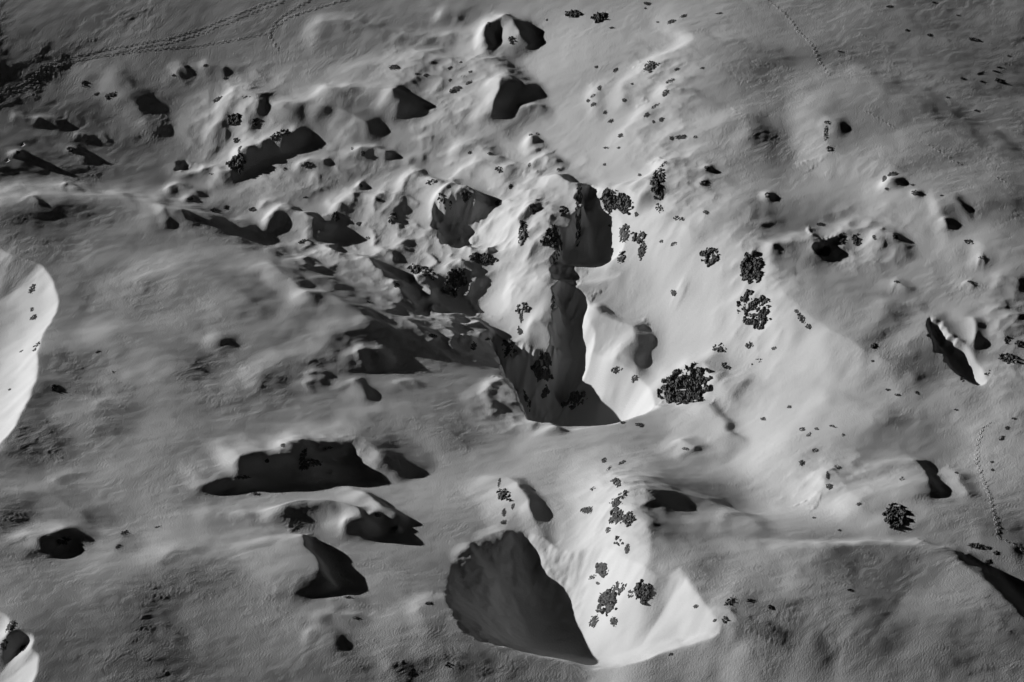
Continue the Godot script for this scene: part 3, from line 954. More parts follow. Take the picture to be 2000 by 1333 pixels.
func rocks() -> void:
	rock_mat = rock_material()
	rock_grain = noise(51, 1.0, 3, 0.38)
	rock_block = FastNoiseLite.new()
	rock_block.seed = 52
	rock_block.noise_type = FastNoiseLite.TYPE_CELLULAR
	rock_block.frequency = 1.0
	rock_block.cellular_jitter = 1.0
	rock_block.cellular_distance_function = FastNoiseLite.DISTANCE_EUCLIDEAN
	rock_block.cellular_return_type = FastNoiseLite.RETURN_CELL_VALUE
	rock_block.fractal_type = FastNoiseLite.FRACTAL_NONE
	var o := "rock_outcrop"
	var s := "stone"
	# round the pit and the trench
	rock(1338, 760, 112, 78, -24, 0.62, o, "large pyramid-shaped crag streaked with snow on the right rim of the central pit", "", 1.2)
	rock(1470, 526, 46, 66, 15, 0.72, o, "solid dark cliff at the top of the tall rock band above the bright slope")
	rock(1474, 606, 68, 92, -8, 0.5, o, "broken lower half of the tall rock band, snow lying between its crags")
	rock(1190, 392, 30, 54, 5, 0.8, o, "left block of the twin dark cliff blocks facing the trench head", "", 1.4)
	rock(1218, 405, 34, 42, -5, 0.75, o, "right block of the twin dark cliff blocks facing the trench head", "", 1.4)
	rock(1221, 455, 22, 44, 12, 0.7, o, "upright rock rib on the slope below the twin cliff blocks")
	rock(1247, 464, 34, 26, -20, 0.6, o, "wedge of dark rock just right of the upright rib")
	rock(1254, 490, 16, 36, 12, 0.7, o, "narrow dark fang below the wedge of rock right of the rib")
	rock(1214, 505, 18, 34, 20, 0.5, o, "broken foot of the upright rock rib trailing to the trench floor")
	rock(1388, 500, 40, 42, 20, 0.6, o, "isolated knob of rock with a snow cap and a fluted apron below")
	rock(1078, 462, 44, 50, -20, 0.6, o, "fluted cliff above the trench under the largest snow-capped block")
	rock(1020, 452, 18, 44, 8, 0.65, o, "thin vertical crag at the left foot of the snow-capped block by the trench")
	rock(1131, 398, 16, 60, 5, 0.55, o, "shaded cliff on the right flank of the snow block at the trench head")
	rock(1100, 412, 24, 22, -10, 0.5, o, "small crag with snow strips near the top of the trench head block")
	rock(1042, 410, 20, 26, -30, 0.55, o, "dark notch of rock between two snow caps above the trench")
	rock(1086, 492, 18, 34, 10, 0.55, o, "rock lip where the trench wall turns, just under the fluted cliff")
	rock(886, 556, 46, 74, 18, 0.55, o, "tall snow-streaked cliff ending the ridge left of the central spur")
	rock(822, 531, 62, 22, 8, 0.55, o, "long low rock band under the snow cornice left of the spur")
	rock(940, 507, 58, 22, 9, 0.72, o, "long dark ledge in the middle of the snowy bench above the spur")
	rock(905, 552, 22, 26, -10, 0.5, o, "small crag on the right shoulder of the tall snow-streaked cliff")
	rock(1022, 604, 34, 24, 5, 0.55, o, "T-shaped patch of rock on the bright face of the central spur")
	rock(1018, 622, 8, 20, 0, 0.8, o, "thin stem of rock hanging under the T-shaped patch on the spur")
	rock(1015, 648, 12, 18, -20, 0.7, o, "small pointed rock low on the bright face of the central spur")
	rock(1080, 590, 12, 44, 4, 0.5, o, "narrow shaded crag on the trench side of the central spur")
	rock(1058, 722, 44, 58, -8, 0.68, o, "big black cliff in shadow on the back wall of the pit")
	rock(1122, 786, 52, 40, 24, 0.68, o, "black crag deep in the shadow at the front of the pit")
	rock(994, 682, 30, 40, 30, 0.5, o, "shaded broken rock on the upper left wall of the pit")
	rock(1066, 766, 18, 30, 10, 0.6, o, "lower tail of the big black cliff in the pit shadow")
	rock(1030, 782, 14, 40, -20, 0.5, o, "thin shaded crag on the left wall of the pit near its rim")
	rock(925, 678, 14, 18, 20, 0.6, o, "small dark rock on the shaded edge of the great dome above the pit")
	rock(845, 656, 26, 8, 8, 0.5, o, "flat dark sliver on the shaded rim of the great dome")
	rock(955, 662, 18, 10, 30, 0.45, o, "row of dark chips where the great dome breaks off into the pit")
	rock(1204, 727, 26, 12, -5, 0.65, o, "dark foot of the snow knoll inside the valley right of the trench")
	rock(1240, 741, 16, 12, -10, 0.7, o, "small dark rock at the right toe of the valley knoll")
	rock(1405, 680, 34, 20, -20, 0.5, o, "loose cluster of rocks low on the bright slope above the pyramid crag")
	rock(1418, 716, 22, 14, 20, 0.5, o, "short broken rock step touching the back of the pyramid crag")
	rock(1464, 676, 22, 14, -25, 0.5, o, "small cluster of rocks just under the tall rock band")
	rock(1478, 706, 40, 14, -20, 0.3, o, "scatter of small rocks on the slope right of the pyramid crag")
	rock(1512, 681, 12, 6, -15, 0.7, s, "small flat stone beyond the cluster under the tall rock band")
	rock(1316, 574, 12, 14, -30, 0.6, s, "pair of small rocks alone in the middle of the bright slope")
	rock(1292, 472, 9, 7, 0, 0.75, s, "left one of two stones right of the narrow dark fang")
	rock(1316, 478, 16, 8, -25, 0.6, s, "right one of two stones right of the narrow dark fang")
	# ridge right of the trench head
	rock(1284, 352, 24, 46, 32, 0.66, o, "dark slanting cliff at the head of the long right-hand ridge")
	rock(1290, 382, 12, 24, -14, 0.65, o, "small crag hanging below the slanting cliff of the right-hand ridge")
	rock(1298, 320, 20, 8, -38, 0.5, o, "thin line of rocks along the crest above the slanting cliff")
	rock(1288, 408, 16, 26, -30, 0.5, o, "broken rocks on the edge between bright slope and grey plateau")
	rock(1326, 428, 30, 12, 8, 0.5, o, "low jumble of rocks on the plateau edge below the slanting cliff")
	rock(1379, 416, 11, 9, 0, 0.75, s, "single dark stone on the grey slope right of the low jumble")
	rock(1243, 421, 9, 10, 0, 0.7, s, "small stone standing between the twin cliff blocks and the rock rib")
	rock(1192, 443, 12, 6, 10, 0.6, s, "tiny stones on the snow under the twin cliff blocks")
	rock(1374, 358, 18, 12, -25, 0.45, s, "small rock in a snow lump on the slope right of the slanting cliff")
	rock(1380, 328, 12, 12, 0, 0.5, s, "snow-dusted rock lump just above its twin right of the ridge crest")
	# upper right slope
	rock(1268, 130, 22, 34, 34, 0.6, o, "steep dark crag halfway up the right-hand rocky edge")
	rock(1280, 128, 24, 10, -20, 0.5, o, "ragged rock crest joining the right side of the steep crag")
	rock(1300, 182, 12, 20, 40, 0.65, o, "slanting black rock on the edge below the steep crag")
	rock(1310, 158, 26, 10, -30, 0.4, o, "thin broken rocks along the edge between crag and slanting rock")
	rock(1264, 226, 14, 10, -30, 0.7, o, "dark rock at the lower left end of the small bright hollow")
	rock(1280, 208, 24, 8, -35, 0.5, o, "line of rocks along the top of the small bright hollow")
	rock(1292, 234, 12, 9, -30, 0.7, s, "right stone of the pair at the foot of the small bright hollow")
	rock(1277, 239, 7, 9, -30, 0.75, s, "left stone of the pair at the foot of the small bright hollow")
	rock(1171, 172, 10, 14, 20, 0.7, o, "upright dark rock on top of the snow hump below the upper bowl")
	rock(1158, 188, 14, 8, -45, 0.5, o, "string of rocks down the left edge of the snow hump")
	rock(1149, 197, 8, 8, 0, 0.75, s, "small dark stone at the bottom of the string of rocks on the hump")
	rock(1159, 204, 12, 9, -30, 0.7, s, "larger stone tucked under the left end of the snow hump")
	rock(1219, 197, 9, 8, 0, 0.75, s, "lone stone under the right side of the snow hump")
	rock(1182, 221, 10, 8, -40, 0.7, s, "small slanting stone in the snow below the hump")
	rock(1193, 237, 14, 8, -25, 0.65, s, "dark stone on a snow lip two steps below the hump")
	rock(1165, 131, 8, 6, 0, 0.8, s, "tiny lone stone in the middle of the upper snow bowl")
	rock(1202, 138, 16, 9, -35, 0.6, s, "leaning rock in the bowl left of the steep crag")
	rock(1235, 164, 6, 5, 0, 0.8, s, "tiny stone just under the steep crag")
	rock(1330, 268, 24, 10, -5, 0.7, o, "dark slab under the snow lip of the blotchy mound")
	rock(1312, 271, 9, 9, -20, 0.75, s, "stone at the left end of the dark slab under the snow lip")
	rock(1358, 268, 12, 6, -20, 0.5, s, "thin rock chips right of the dark slab under the snow lip")
	rock(1212, 265, 12, 9, -20, 0.7, s, "dark rock on the snow swell above the spike-shaped lump")
	rock(1184, 290, 14, 5, 0, 0.6, s, "flat stones, left of a pair, below the snow swell")
	rock(1208, 290, 7, 5, 0, 0.75, s, "round stone, right of a pair, below the snow swell")
	rock(1181, 322, 8, 6, 0, 0.7, s, "small stone on the lower middle of the valley slope")
	rock(1250, 343, 8, 8, 0, 0.65, s, "small stone left of the slanting cliff in open snow")
	rock(1120, 28, 32, 16, 5, 0.85, "boulder", "dark boulder, left of two big ones alone in the upper snow bowl", "", 1.5)
	rock(1170, 35, 30, 20, -10, 0.85, "boulder", "dark boulder, right of two big ones alone in the upper snow bowl", "", 1.5)
	rock(1195, 55, 13, 5, 0, 0.75, s, "flat dark stone just below the right big boulder")
	rock(1068, 39, 6, 5, 0, 0.8, s, "tiny stone left of the two big boulders")
	rock(1264, 8, 16, 8, 10, 0.7, "boulder", "small boulder at the upper edge of the bowl beyond the two big ones")
	rock(1260, 16, 5, 5, 0, 0.8, s, "tiny stone under the small boulder at the upper edge")
	rock(1312, 42, 22, 9, -20, 0.65, o, "flat dark rocks at the top of the right-hand rocky edge")
	rock(1335, 32, 16, 8, -15, 0.65, o, "dark rock at the tip of the curved snow lip")
	rock(1285, 44, 8, 4, 0, 0.75, s, "small stone left of the flat rocks at the top of the rocky edge")
	rock(1405, 26, 18, 4, -5, 0.6, s, "thin flat rock in the snow right of the curved snow lip")
	rock(1322, 136, 10, 9, -20, 0.5, s, "little cluster of stones right of the steep crag")
	rock(1372, 134, 12, 6, -10, 0.5, s, "small low stone farther right of the steep crag")
	# far right slope
	rock(1737, 13, 16, 7, 0, 0.5, s, "thin stones on the dark slope near the top edge, right of the footprints")
	rock(1771, 60, 8, 5, -20, 0.75, s, "lone dark stone on the far dark slope, left of the stone pair")
	rock(1816, 69, 12, 8, 10, 0.65, s, "double dark stone in the middle of the far dark slope")
	rock(1905, 78, 42, 10, 12, 0.45, o, "long broken line of dark rock on the far dark slope")
	rock(1871, 30, 9, 4, 0, 0.6, s, "small dark stone high on the far dark slope")
	rock(1824, 5, 12, 6, 10, 0.5, s, "dark stones at the very top of the far dark slope")
	rock(1951, 157, 18, 12, 8, 0.65, "boulder", "rounded dark boulder under the row of stones on the far slope")
	rock(1951, 132, 9, 4, 0, 0.8, s, "flat stone directly above the rounded boulder on the far slope")
	rock(1942, 139, 8, 4, 0, 0.8, s, "small flat stone left above the rounded boulder on the far slope")
	rock(1915, 143, 26, 6, -25, 0.4, s, "row of small stones leading up to the rounded boulder on the far slope")
	rock(1881, 154, 11, 6, 10, 0.7, s, "dark stone at the lower end of the row on the far slope")
	rock(1918, 160, 8, 4, 10, 0.7, s, "tiny flat stone between the row and the rounded boulder")
	rock(1970, 110, 7, 4, 0, 0.7, s, "tiny stone right of the long broken line of rock")
	rock(1852, 191, 10, 5, 10, 0.6, s, "small stone low on the far dark slope above the dome crest")
	rock(1908, 217, 12, 6, 10, 0.5, s, "small low stone beyond the shadowed dome crest")
	rock(1640, 100, 9, 4, 10, 0.7, s, "small dark stone right of the upper footprint trail")
	rock(1613, 262, 9, 40, 8, 0.5, o, "string of dark rocks down the left edge of the bright bowl")
	rock(1617, 240, 16, 9, 10, 0.6, o, "dark rock at the very top of the bright bowl edge")
	rock(1620, 292, 14, 14, 30, 0.55, o, "forked dark rock where the bright bowl edge turns")
	rock(1728, 350, 9, 18, 15, 0.7, o, "upright dark rock on the left side of the mound in the bright bowl")
	rock(1744, 341, 24, 10, -8, 0.65, o, "dark cap rock on top of the mound in the bright bowl")
	rock(1732, 370, 9, 6, 0, 0.75, s, "small stone at the foot of the mound in the bright bowl")
	rock(1783, 362, 10, 5, 5, 0.7, s, "flat stone right of the mound in the bright bowl")
	rock(1788, 377, 16, 12, 10, 0.55, s, "snow-speckled stone lump right below the mound in the bright bowl")
	rock(1499, 381, 15, 13, 10, 0.45, s, "snow-speckled rock lump alone in the grey hollow")
	rock(1840, 383, 8, 4, 0, 0.6, s, "tiny stone on the grey slope right of the bright bowl")
	# middle right
	rock(1645, 466, 16, 28, 0, 0.55, o, "left rock rib on the sunny front of the notched hummock")
	rock(1673, 470, 18, 30, -18, 0.55, o, "right rock rib on the sunny front of the notched hummock")
	rock(1604, 440, 18, 7, 10, 0.7, o, "dark rock behind the hummock with the round hole")
	rock(1708, 465, 8, 14, -10, 0.6, o, "little crag between the two shadow notches of the hummock")
	rock(1750, 462, 14, 8, 15, 0.65, o, "dark rock on the right end of the notched hummock")
	rock(1894, 473, 20, 11, 10, 0.55, o, "snowy rock lump at the start of the bright ledge on the far right")
	rock(1917, 504, 14, 8, 10, 0.45, s, "small rock lump under the bright ledge on the far right")
	rock(1898, 552, 20, 8, 15, 0.5, s, "low rock lump alone on the smooth right slope")
	rock(1556, 610, 10, 8, 20, 0.6, o, "uppermost of the three dark rocks along the bright snow edge")
	rock(1566, 623, 12, 24, -30, 0.65, o, "middle and tallest of the three dark rocks along the bright snow edge")
	rock(1580, 640, 14, 14, -30, 0.55, o, "lowest of the three dark rocks along the bright snow edge")
	rock(1706, 677, 14, 12, -15, 0.55, o, "striped rock lump on the crest above the bright left-facing slope")
	rock(1705, 707, 7, 4, 0, 0.75, s, "tiny stone below the striped rock lump")
	rock(1880, 738, 12, 11, 20, 0.65, o, "dark rock at the lower end of the black gully")
	rock(1970, 702, 46, 24, 15, 0.45, o, "wide cluster of dark rocks at the right edge beside the gully")
	rock(1968, 664, 12, 18, 10, 0.6, o, "upright dark rock above the wide cluster at the right edge")
	rock(1990, 672, 16, 14, -30, 0.55, o, "slanting dark rock at the right edge behind the upright one")
	rock(1930, 730, 20, 14, -20, 0.4, o, "broken stones left below the wide cluster by the gully")
	rock(1752, 551, 12, 6, 10, 0.6, s, "small rock tip on the grey back of the plateau")
	# lower right
	rock(1750, 1009, 40, 40, 0, 0.75, "boulder", "big split block of dark rock in a wind scoop on the lower right slope", "", 0.9)
	rock(1567, 905, 12, 10, -20, 0.65, o, "dark rock at the left end of the curved bright snow edge")
	rock(1617, 930, 7, 18, 0, 0.6, o, "thin dark rocks on the bend of the curved bright snow edge")
	rock(1620, 952, 13, 11, 30, 0.7, o, "dark rock just below the bend of the curved bright snow edge")
	rock(1592, 880, 16, 8, -10, 0.5, s, "little row of stones above the curved bright snow edge")
	rock(1636, 912, 16, 9, 10, 0.4, s, "rock tip in the snow knob above the curved bright snow edge")
	rock(1678, 986, 9, 6, 0, 0.7, s, "lone stone at the right end of the curved bright snow edge")
	rock(1590, 1012, 8, 6, 10, 0.6, s, "tiny stone on the bright slope left of the big split block")
	rock(1640, 1037, 7, 5, 10, 0.6, s, "tiny stone below left of the big split block")
	rock(1906, 1068, 28, 11, 8, 0.72, o, "dark slab pair on the bright bank under the lower footprints")
	rock(1930, 1072, 13, 5, 5, 0.75, s, "flat stone right of the dark slab pair on the bright bank")
	rock(1945, 1081, 8, 8, -40, 0.75, s, "slanting stone on the bright bank, farthest right")
	rock(1929, 1098, 11, 7, -20, 0.75, s, "lowest dark stone on the bright bank")
	rock(1869, 924, 10, 7, 0, 0.5, s, "rock tip at the head of the thin snow tail right of the small black lee")
	rock(1937, 903, 7, 5, 0, 0.7, s, "upper of two tiny stones right of the lower footprint trail")
	rock(1939, 919, 7, 5, 0, 0.7, s, "lower of two tiny stones right of the lower footprint trail")
	rock(1968, 838, 10, 8, 0, 0.6, s, "dark stone on the little crest right of the footprints' start")
	rock(1956, 857, 14, 9, -30, 0.5, s, "loose stones under the little crest right of the footprints' start")
	rock(1980, 818, 10, 4, 8, 0.7, s, "flat stone topmost on the right crest above the footprints")
	rock(1567, 839, 12, 10, 10, 0.6, o, "left one of the two dark stones on the middle right swell")
	rock(1595, 838, 8, 6, 0, 0.7, s, "right one of the two dark stones on the middle right swell")
	rock(1580, 850, 14, 8, -40, 0.45, s, "slanting stone chips between and below the two dark stones")
	rock(1628, 834, 20, 5, 15, 0.5, s, "flat rock row on the middle right swell, right of the stones")
	rock(1648, 850, 8, 6, 10, 0.6, s, "small stone under the flat rock row on the middle right swell")
	rock(1491, 819, 11, 9, 0, 0.65, s, "dark stone at the head of a fan of snow runnels")
	rock(1542, 796, 9, 6, 0, 0.7, s, "small dark stone left on the broad right swell")
	rock(1735, 762, 10, 5, 10, 0.6, s, "first of the small stones in a row under the plateau end")
	rock(1754, 772, 14, 5, 10, 0.6, s, "second and widest stone in the row under the plateau end")
	rock(1792, 768, 12, 7, 25, 0.55, s, "last stone, right, of the row under the plateau end")
	rock(1868, 802, 9, 4, 5, 0.6, s, "tiny stone on the smooth slope below the black gully")
	rock(1762, 936, 9, 12, 30, 0.5, s, "dark stone on the crease below the small black lee")
	# lower centre
	rock(1186, 1178, 34, 50, 36, 0.72, o, "largest dark crag, left, on the bright wall of the lower crater", "", 1.2)
	rock(1208, 1150, 34, 22, -40, 0.5, o, "snowy rock step joining the two big crags of the lower crater")
	rock(1256, 1155, 36, 46, -20, 0.58, o, "broken dark crag, right, on the bright wall of the lower crater")
	rock(1199, 1215, 13, 16, 10, 0.75, o, "small dark tooth hanging below the left crag of the lower crater")
	rock(1160, 1215, 13, 24, 30, 0.7, o, "dark foot of the left crag reaching down into the lower crater")
	rock(1232, 1160, 12, 18, 10, 0.5, o, "thin crag between the two big crags of the lower crater")
	rock(1359, 1187, 9, 6, -30, 0.8, s, "lone stone in the bright snow of the lower crater's right side")
	rock(1175, 1113, 24, 26, 20, 0.75, o, "single dark crag between the long spur and the lower crater crags")
	rock(1157, 1129, 18, 10, -30, 0.45, s, "small stones left below the single dark crag")
	rock(1168, 1142, 8, 6, 0, 0.7, s, "tiny stone right under the single dark crag")
	rock(1204, 942, 18, 32, -15, 0.66, o, "top crag of the long spur above the lower crater")
	rock(1203, 982, 20, 18, 0, 0.7, o, "round dark crag in the middle of the long spur")
	rock(1217, 966, 22, 16, -30, 0.5, o, "snow-streaked step between the top and middle crags of the spur")
	rock(1204, 1010, 28, 36, -10, 0.66, o, "big fluted crag low on the long spur")
	rock(1228, 1015, 24, 34, 20, 0.55, o, "right neighbour of the big fluted crag on the long spur")
	rock(1188, 1036, 12, 14, 10, 0.6, o, "small crag left below the big fluted crag")
	rock(1208, 1060, 24, 24, -45, 0.35, o, "thin broken rocks scattered below the big fluted crag")
	rock(1225, 1072, 9, 18, 12, 0.75, o, "slender dark rock lowest on the long spur")
	rock(1180, 900, 10, 18, 20, 0.55, o, "small crag at the upper left corner of the long spur")
	rock(1190, 915, 8, 24, 30, 0.4, s, "thin rock chips down the left side of the spur top")
	rock(1215, 904, 24, 10, -45, 0.4, s, "thin rock line across the top of the long spur")
	rock(1158, 955, 14, 12, -40, 0.45, s, "slanting rock chips on the snow left of the spur")
	rock(1146, 997, 20, 11, -8, 0.85, "boulder", "single dark boulder in the open snow left of the long spur")
	rock(1216, 826, 11, 7, -20, 0.65, s, "left stone of the pair on the front rim of the pit")
	rock(1250, 831, 18, 9, 10, 0.7, s, "right and larger stone of the pair on the front rim of the pit")
	rock(1339, 878, 16, 6, 8, 0.6, s, "dark stone under the curved snow lip below the pyramid crag")
	rock(984, 968, 30, 30, 20, 0.5, o, "cluster of dark rocks on the bright face of the snow pyramid")
	rock(984, 1002, 8, 14, 0, 0.75, s, "pointed dark rock below the cluster on the snow pyramid")
	rock(983, 1021, 11, 7, -10, 0.75, s, "lowest dark rock on the bright face of the snow pyramid")
	rock(975, 944, 6, 24, 8, 0.5, s, "thin rock streak at the tip of the snow pyramid")
	rock(1002, 990, 6, 12, 20, 0.7, s, "small dark rock right of the cluster on the snow pyramid")
	rock(1425, 1176, 22, 12, -30, 0.45, o, "upper rocks at the small bright scarp right of the lower crater")
	rock(1416, 1212, 14, 14, -35, 0.5, o, "lower rocks at the small bright scarp right of the lower crater")
	rock(1396, 1214, 8, 5, -30, 0.7, s, "small stone left of the lower scarp rocks")
	rock(1465, 1174, 18, 6, 0, 0.4, s, "scattered small stones right of the small bright scarp")
	rock(1505, 1188, 12, 9, 30, 0.5, s, "two small stones farther right of the bright scarp")
	rock(1661, 1154, 14, 5, 10, 0.6, s, "dark stone at the crown of the lower right dome's runnels")
	rock(1310, 1280, 10, 4, -20, 0.6, s, "thin rock on the front rim of the lower crater")
	# lower left
	rock(606, 905, 50, 16, -8, 0.6, o, "ragged dark rock along the foot of the shadowed block, lower left")
	rock(592, 890, 12, 26, 25, 0.65, o, "dark rock corner at the left edge of the shadowed block")
	rock(642, 876, 20, 6, -8, 0.5, o, "small dark rocks high on the shadowed face of the block")
	rock(552, 871, 10, 8, 0, 0.65, s, "small stone on the bright snow left of the shadowed block")
	rock(522, 902, 9, 8, 0, 0.7, s, "lone dark stone in the left shadow below the block")
	rock(472, 934, 36, 9, -2, 0.5, o, "thin dark rock line where the left shadow begins")
	rock(500, 966, 18, 7, 10, 0.45, o, "dark rock chips under the left shadow")
	rock(738, 1008, 16, 7, 10, 0.6, s, "dark stone under the round snow knob in the lower shadow")
	rock(124, 1058, 26, 16, -8, 0.55, o, "dark rock in the shaded hollow face at the left edge")
	rock(242, 1041, 12, 16, 38, 0.55, o, "slanting rock slivers at the top of the bright scarp, lower left")
	rock(230, 1068, 8, 14, 30, 0.5, o, "thin rock slivers down the bright scarp, lower left")
	rock(308, 1030, 16, 5, -10, 0.45, s, "thin dark chips on the crest right of the lower left scarp")
	rock(20, 1224, 12, 26, 35, 0.6, o, "dark rock on the saddle above the bright scoop at the lower left corner")
	rock(6, 1262, 14, 22, 20, 0.6, o, "dark rock at the left edge beside the bright lower scoop")
	rock(45, 1268, 14, 9, -25, 0.75, s, "single dark stone in the bright lower left scoop")
	rock(838, 1180, 16, 5, 0, 0.7, s, "flat dark stone on the crown of the low mound, bottom centre")
	rock(875, 1300, 12, 10, 10, 0.4, s, "shaded rock at the right end of the bottom ridge")
	rock(680, 1168, 18, 5, 8, 0.5, s, "dark rock streak on the small crest left of the lower crater")
	rock(695, 1208, 14, 6, 10, 0.5, s, "dark rock at the end of the second small crest")
	rock(105, 757, 18, 16, 20, 0.45, s, "rock edge in a small hole on the left dome")
	rock(222, 727, 9, 5, 0, 0.5, s, "small rock tip on the lower dome face")
	rock(190, 688, 12, 5, -20, 0.5, s, "small dark rock tip on the middle of the dome face")
	rock(62, 565, 13, 22, 20, 0.68, o, "largest and uppermost dark rock in the bright scoop at the left edge")
	rock(62, 606, 7, 10, 20, 0.75, s, "small dark rock in the middle of the left scoop")
	rock(65, 621, 16, 11, -35, 0.65, o, "double dark rock low in the left scoop")
	rock(70, 678, 16, 28, 25, 0.35, o, "speckled rocks on the bright lower edge of the left scoop")
	rock(41, 687, 9, 5, -25, 0.7, s, "small stone in the lower part of the left scoop")
	rock(18, 762, 7, 5, -20, 0.7, s, "tiny stone on the bright bank under the left scoop")
	# upper left
	rock(456, 234, 38, 26, -22, 0.66, o, "dark crag on the sunny face of the left rocky hummock", "", 1.2)
	rock(497, 241, 14, 22, 20, 0.68, o, "small dark crag right beside the sunny-faced crag")
	rock(424, 195, 28, 10, -30, 0.6, o, "row of dark rocks at the upper left corner of the rocky hummock")
	rock(462, 276, 16, 13, 0, 0.65, o, "dark rock between the sunny-faced crag and the lower crag")
	rock(468, 290, 7, 18, 20, 0.6, s, "thin rock strip hanging over the lower crag")
	rock(462, 320, 42, 38, -15, 0.68, o, "broken dark crag at the lowest end of the left rocky hummock", "", 1.2)
	rock(545, 262, 56, 18, -18, 0.5, o, "shaded rock band under the crest of the left hummock")
	rock(480, 190, 26, 8, 0, 0.3, s, "speckled small rocks on the crest of the left hummock")
	rock(214, 188, 24, 11, -25, 0.72, o, "dark rock under the snow mound at the head of the bright snow tail")
	rock(163, 163, 10, 16, 30, 0.5, o, "thin rock slivers on the left edge of the snow mound, upper left")
	rock(188, 184, 14, 5, -25, 0.6, s, "thin dark rock left of the rock under the snow mound")
	rock(136, 291, 16, 12, 20, 0.6, o, "dark rock breaking through the shaded slope, upper left")
	rock(34, 298, 9, 10, 0, 0.6, s, "small dark rock on a bump at the left edge")
	rock(338, 147, 9, 6, -30, 0.6, s, "dark stone at the lower end of the small crest, upper left")
	rock(363, 130, 12, 6, -20, 0.6, s, "dark stones on top of the small crest, upper left")
	rock(400, 129, 12, 5, -20, 0.6, s, "dark stone on the second small crest, upper left")
	rock(439, 154, 8, 6, 0, 0.6, s, "small lone stone right of the small crests, upper left")
	rock(600, 323, 26, 13, -3, 0.7, o, "dark oblong rock on the snow right of the left hummock")
	rock(556, 331, 9, 8, 0, 0.6, s, "small stone left of the dark oblong rock")
	rock(596, 386, 9, 5, 0, 0.7, s, "lone small stone in the snow below the oblong rock")
	rock(371, 389, 14, 8, -10, 0.65, s, "dark stone on the crest behind the great dome")
	rock(416, 411, 14, 12, -10, 0.65, o, "dark rocks, left, behind the edge of the great dome")
	rock(440, 406, 8, 10, 0, 0.65, s, "small dark rock, middle of those behind the dome edge")
	rock(492, 411, 16, 11, 0, 0.6, o, "dark rock, right, of those behind the dome edge")
	rock(412, 341, 14, 6, 10, 0.4, s, "dark chips in front of the curved hollow beside the left hummock")
	# top centre
	rock(770, 132, 26, 14, 5, 0.66, o, "dark rock, first from the left, on the long sunny ridge", "", 1.1)
	rock(832, 147, 12, 9, 0, 0.65, s, "small double rock low on the long sunny ridge")
	rock(814, 145, 9, 6, 0, 0.6, s, "small stone left of the double rock on the long sunny ridge")
	rock(845, 123, 9, 7, 0, 0.65, s, "stone near the crest of the long sunny ridge")
	rock(879, 133, 12, 7, -30, 0.65, s, "slanting dark stone on the right half of the long sunny ridge")
	rock(879, 157, 9, 6, -30, 0.6, s, "small stone above the largest rock of the sunny ridge")
	rock(919, 141, 10, 8, -30, 0.6, s, "stone high on the right half of the long sunny ridge")
	rock(888, 175, 28, 13, -20, 0.68, o, "largest dark rock low on the right half of the long sunny ridge")
	rock(916, 162, 16, 8, -30, 0.65, o, "dark rock just right above the largest one of the sunny ridge")
	rock(905, 150, 22, 5, 0, 0.3, s, "line of tiny stones across the sunny ridge")
	rock(900, 122, 8, 5, 0, 0.6, s, "tiny stone under the crest of the sunny ridge")
	rock(1000, 80, 16, 22, -20, 0.62, o, "dark rock in a scoop on the small upper peak")
	rock(955, 46, 9, 12, -20, 0.55, s, "dark chips on the left shoulder of the small upper peak")
	rock(708, 300, 10, 14, -20, 0.5, s, "rock edge on the left half of the double snow lump")
	rock(688, 291, 9, 9, 20, 0.45, s, "small chips at the left tip of the double snow lump")
	rock(918, 300, 9, 8, 0, 0.65, s, "small round stone under the low snow swell, top centre")
	rock(957, 300, 16, 9, 20, 0.5, s, "dark rock at the right end of the low snow swell, top centre")
	rock(975, 331, 20, 15, 0, 0.55, o, "shaded rock at the right end of the snow crest above the basin")
	rock(842, 356, 30, 12, -5, 0.5, o, "shaded rock band under the dark overhanging snow lip")
	rock(862, 386, 18, 40, -25, 0.5, o, "snow-streaked rock strips on the left side of the basin")
	rock(880, 405, 9, 26, 10, 0.4, o, "thin lower rock strips on the left side of the basin")
	rock(911, 386, 22, 22, 0, 0.68, o, "round dark crag under a snow cap above the basin")
	rock(974, 398, 18, 13, -20, 0.6, o, "small dark crag on the right edge of the basin")
	rock(997, 366, 10, 12, 0, 0.5, s, "small rock lump between basin and trench head")
	rock(767, 425, 18, 26, 15, 0.66, o, "shaded dark crag beside the big round shadow above the dome edge")
	rock(655, 426, 20, 22, -25, 0.55, o, "dark rock on the sunny front of the hummock behind the dome")
	rock(700, 438, 11, 11, 0, 0.65, s, "small dark rock low on the hummock behind the dome")
	rock(738, 392, 11, 8, 0, 0.65, s, "small dark rock behind the crest of the hummock")
	rock(591, 473, 24, 10, -20, 0.5, o, "rock under the snow lip at the start of the cornice ridge")
	rock(718, 465, 11, 6, 10, 0.6, s, "small stone on the snow apron above the cornice ridge")
	rock(705, 363, 9, 8, 0, 0.6, s, "pointed small stone in the open snow above the hummock")
	rock(775, 558, 14, 12, 0, 0.5, o, "small snowy rock under the cornice end")
	rock(720, 590, 16, 9, 10, 0.35, s, "shaded rock lump behind the great dome edge")
	rock(1036, 264, 10, 8, 0, 0.6, s, "rock tip of the spike-shaped snow lump")
	rock(1050, 262, 10, 6, 20, 0.6, s, "dark chip right of the spike-shaped snow lump")
	rock(1034, 322, 8, 10, 20, 0.5, s, "thin rock at the left end of the snow lump above the trench head")
	rock(1091, 333, 9, 7, 10, 0.55, s, "small dark stone above the trench head")

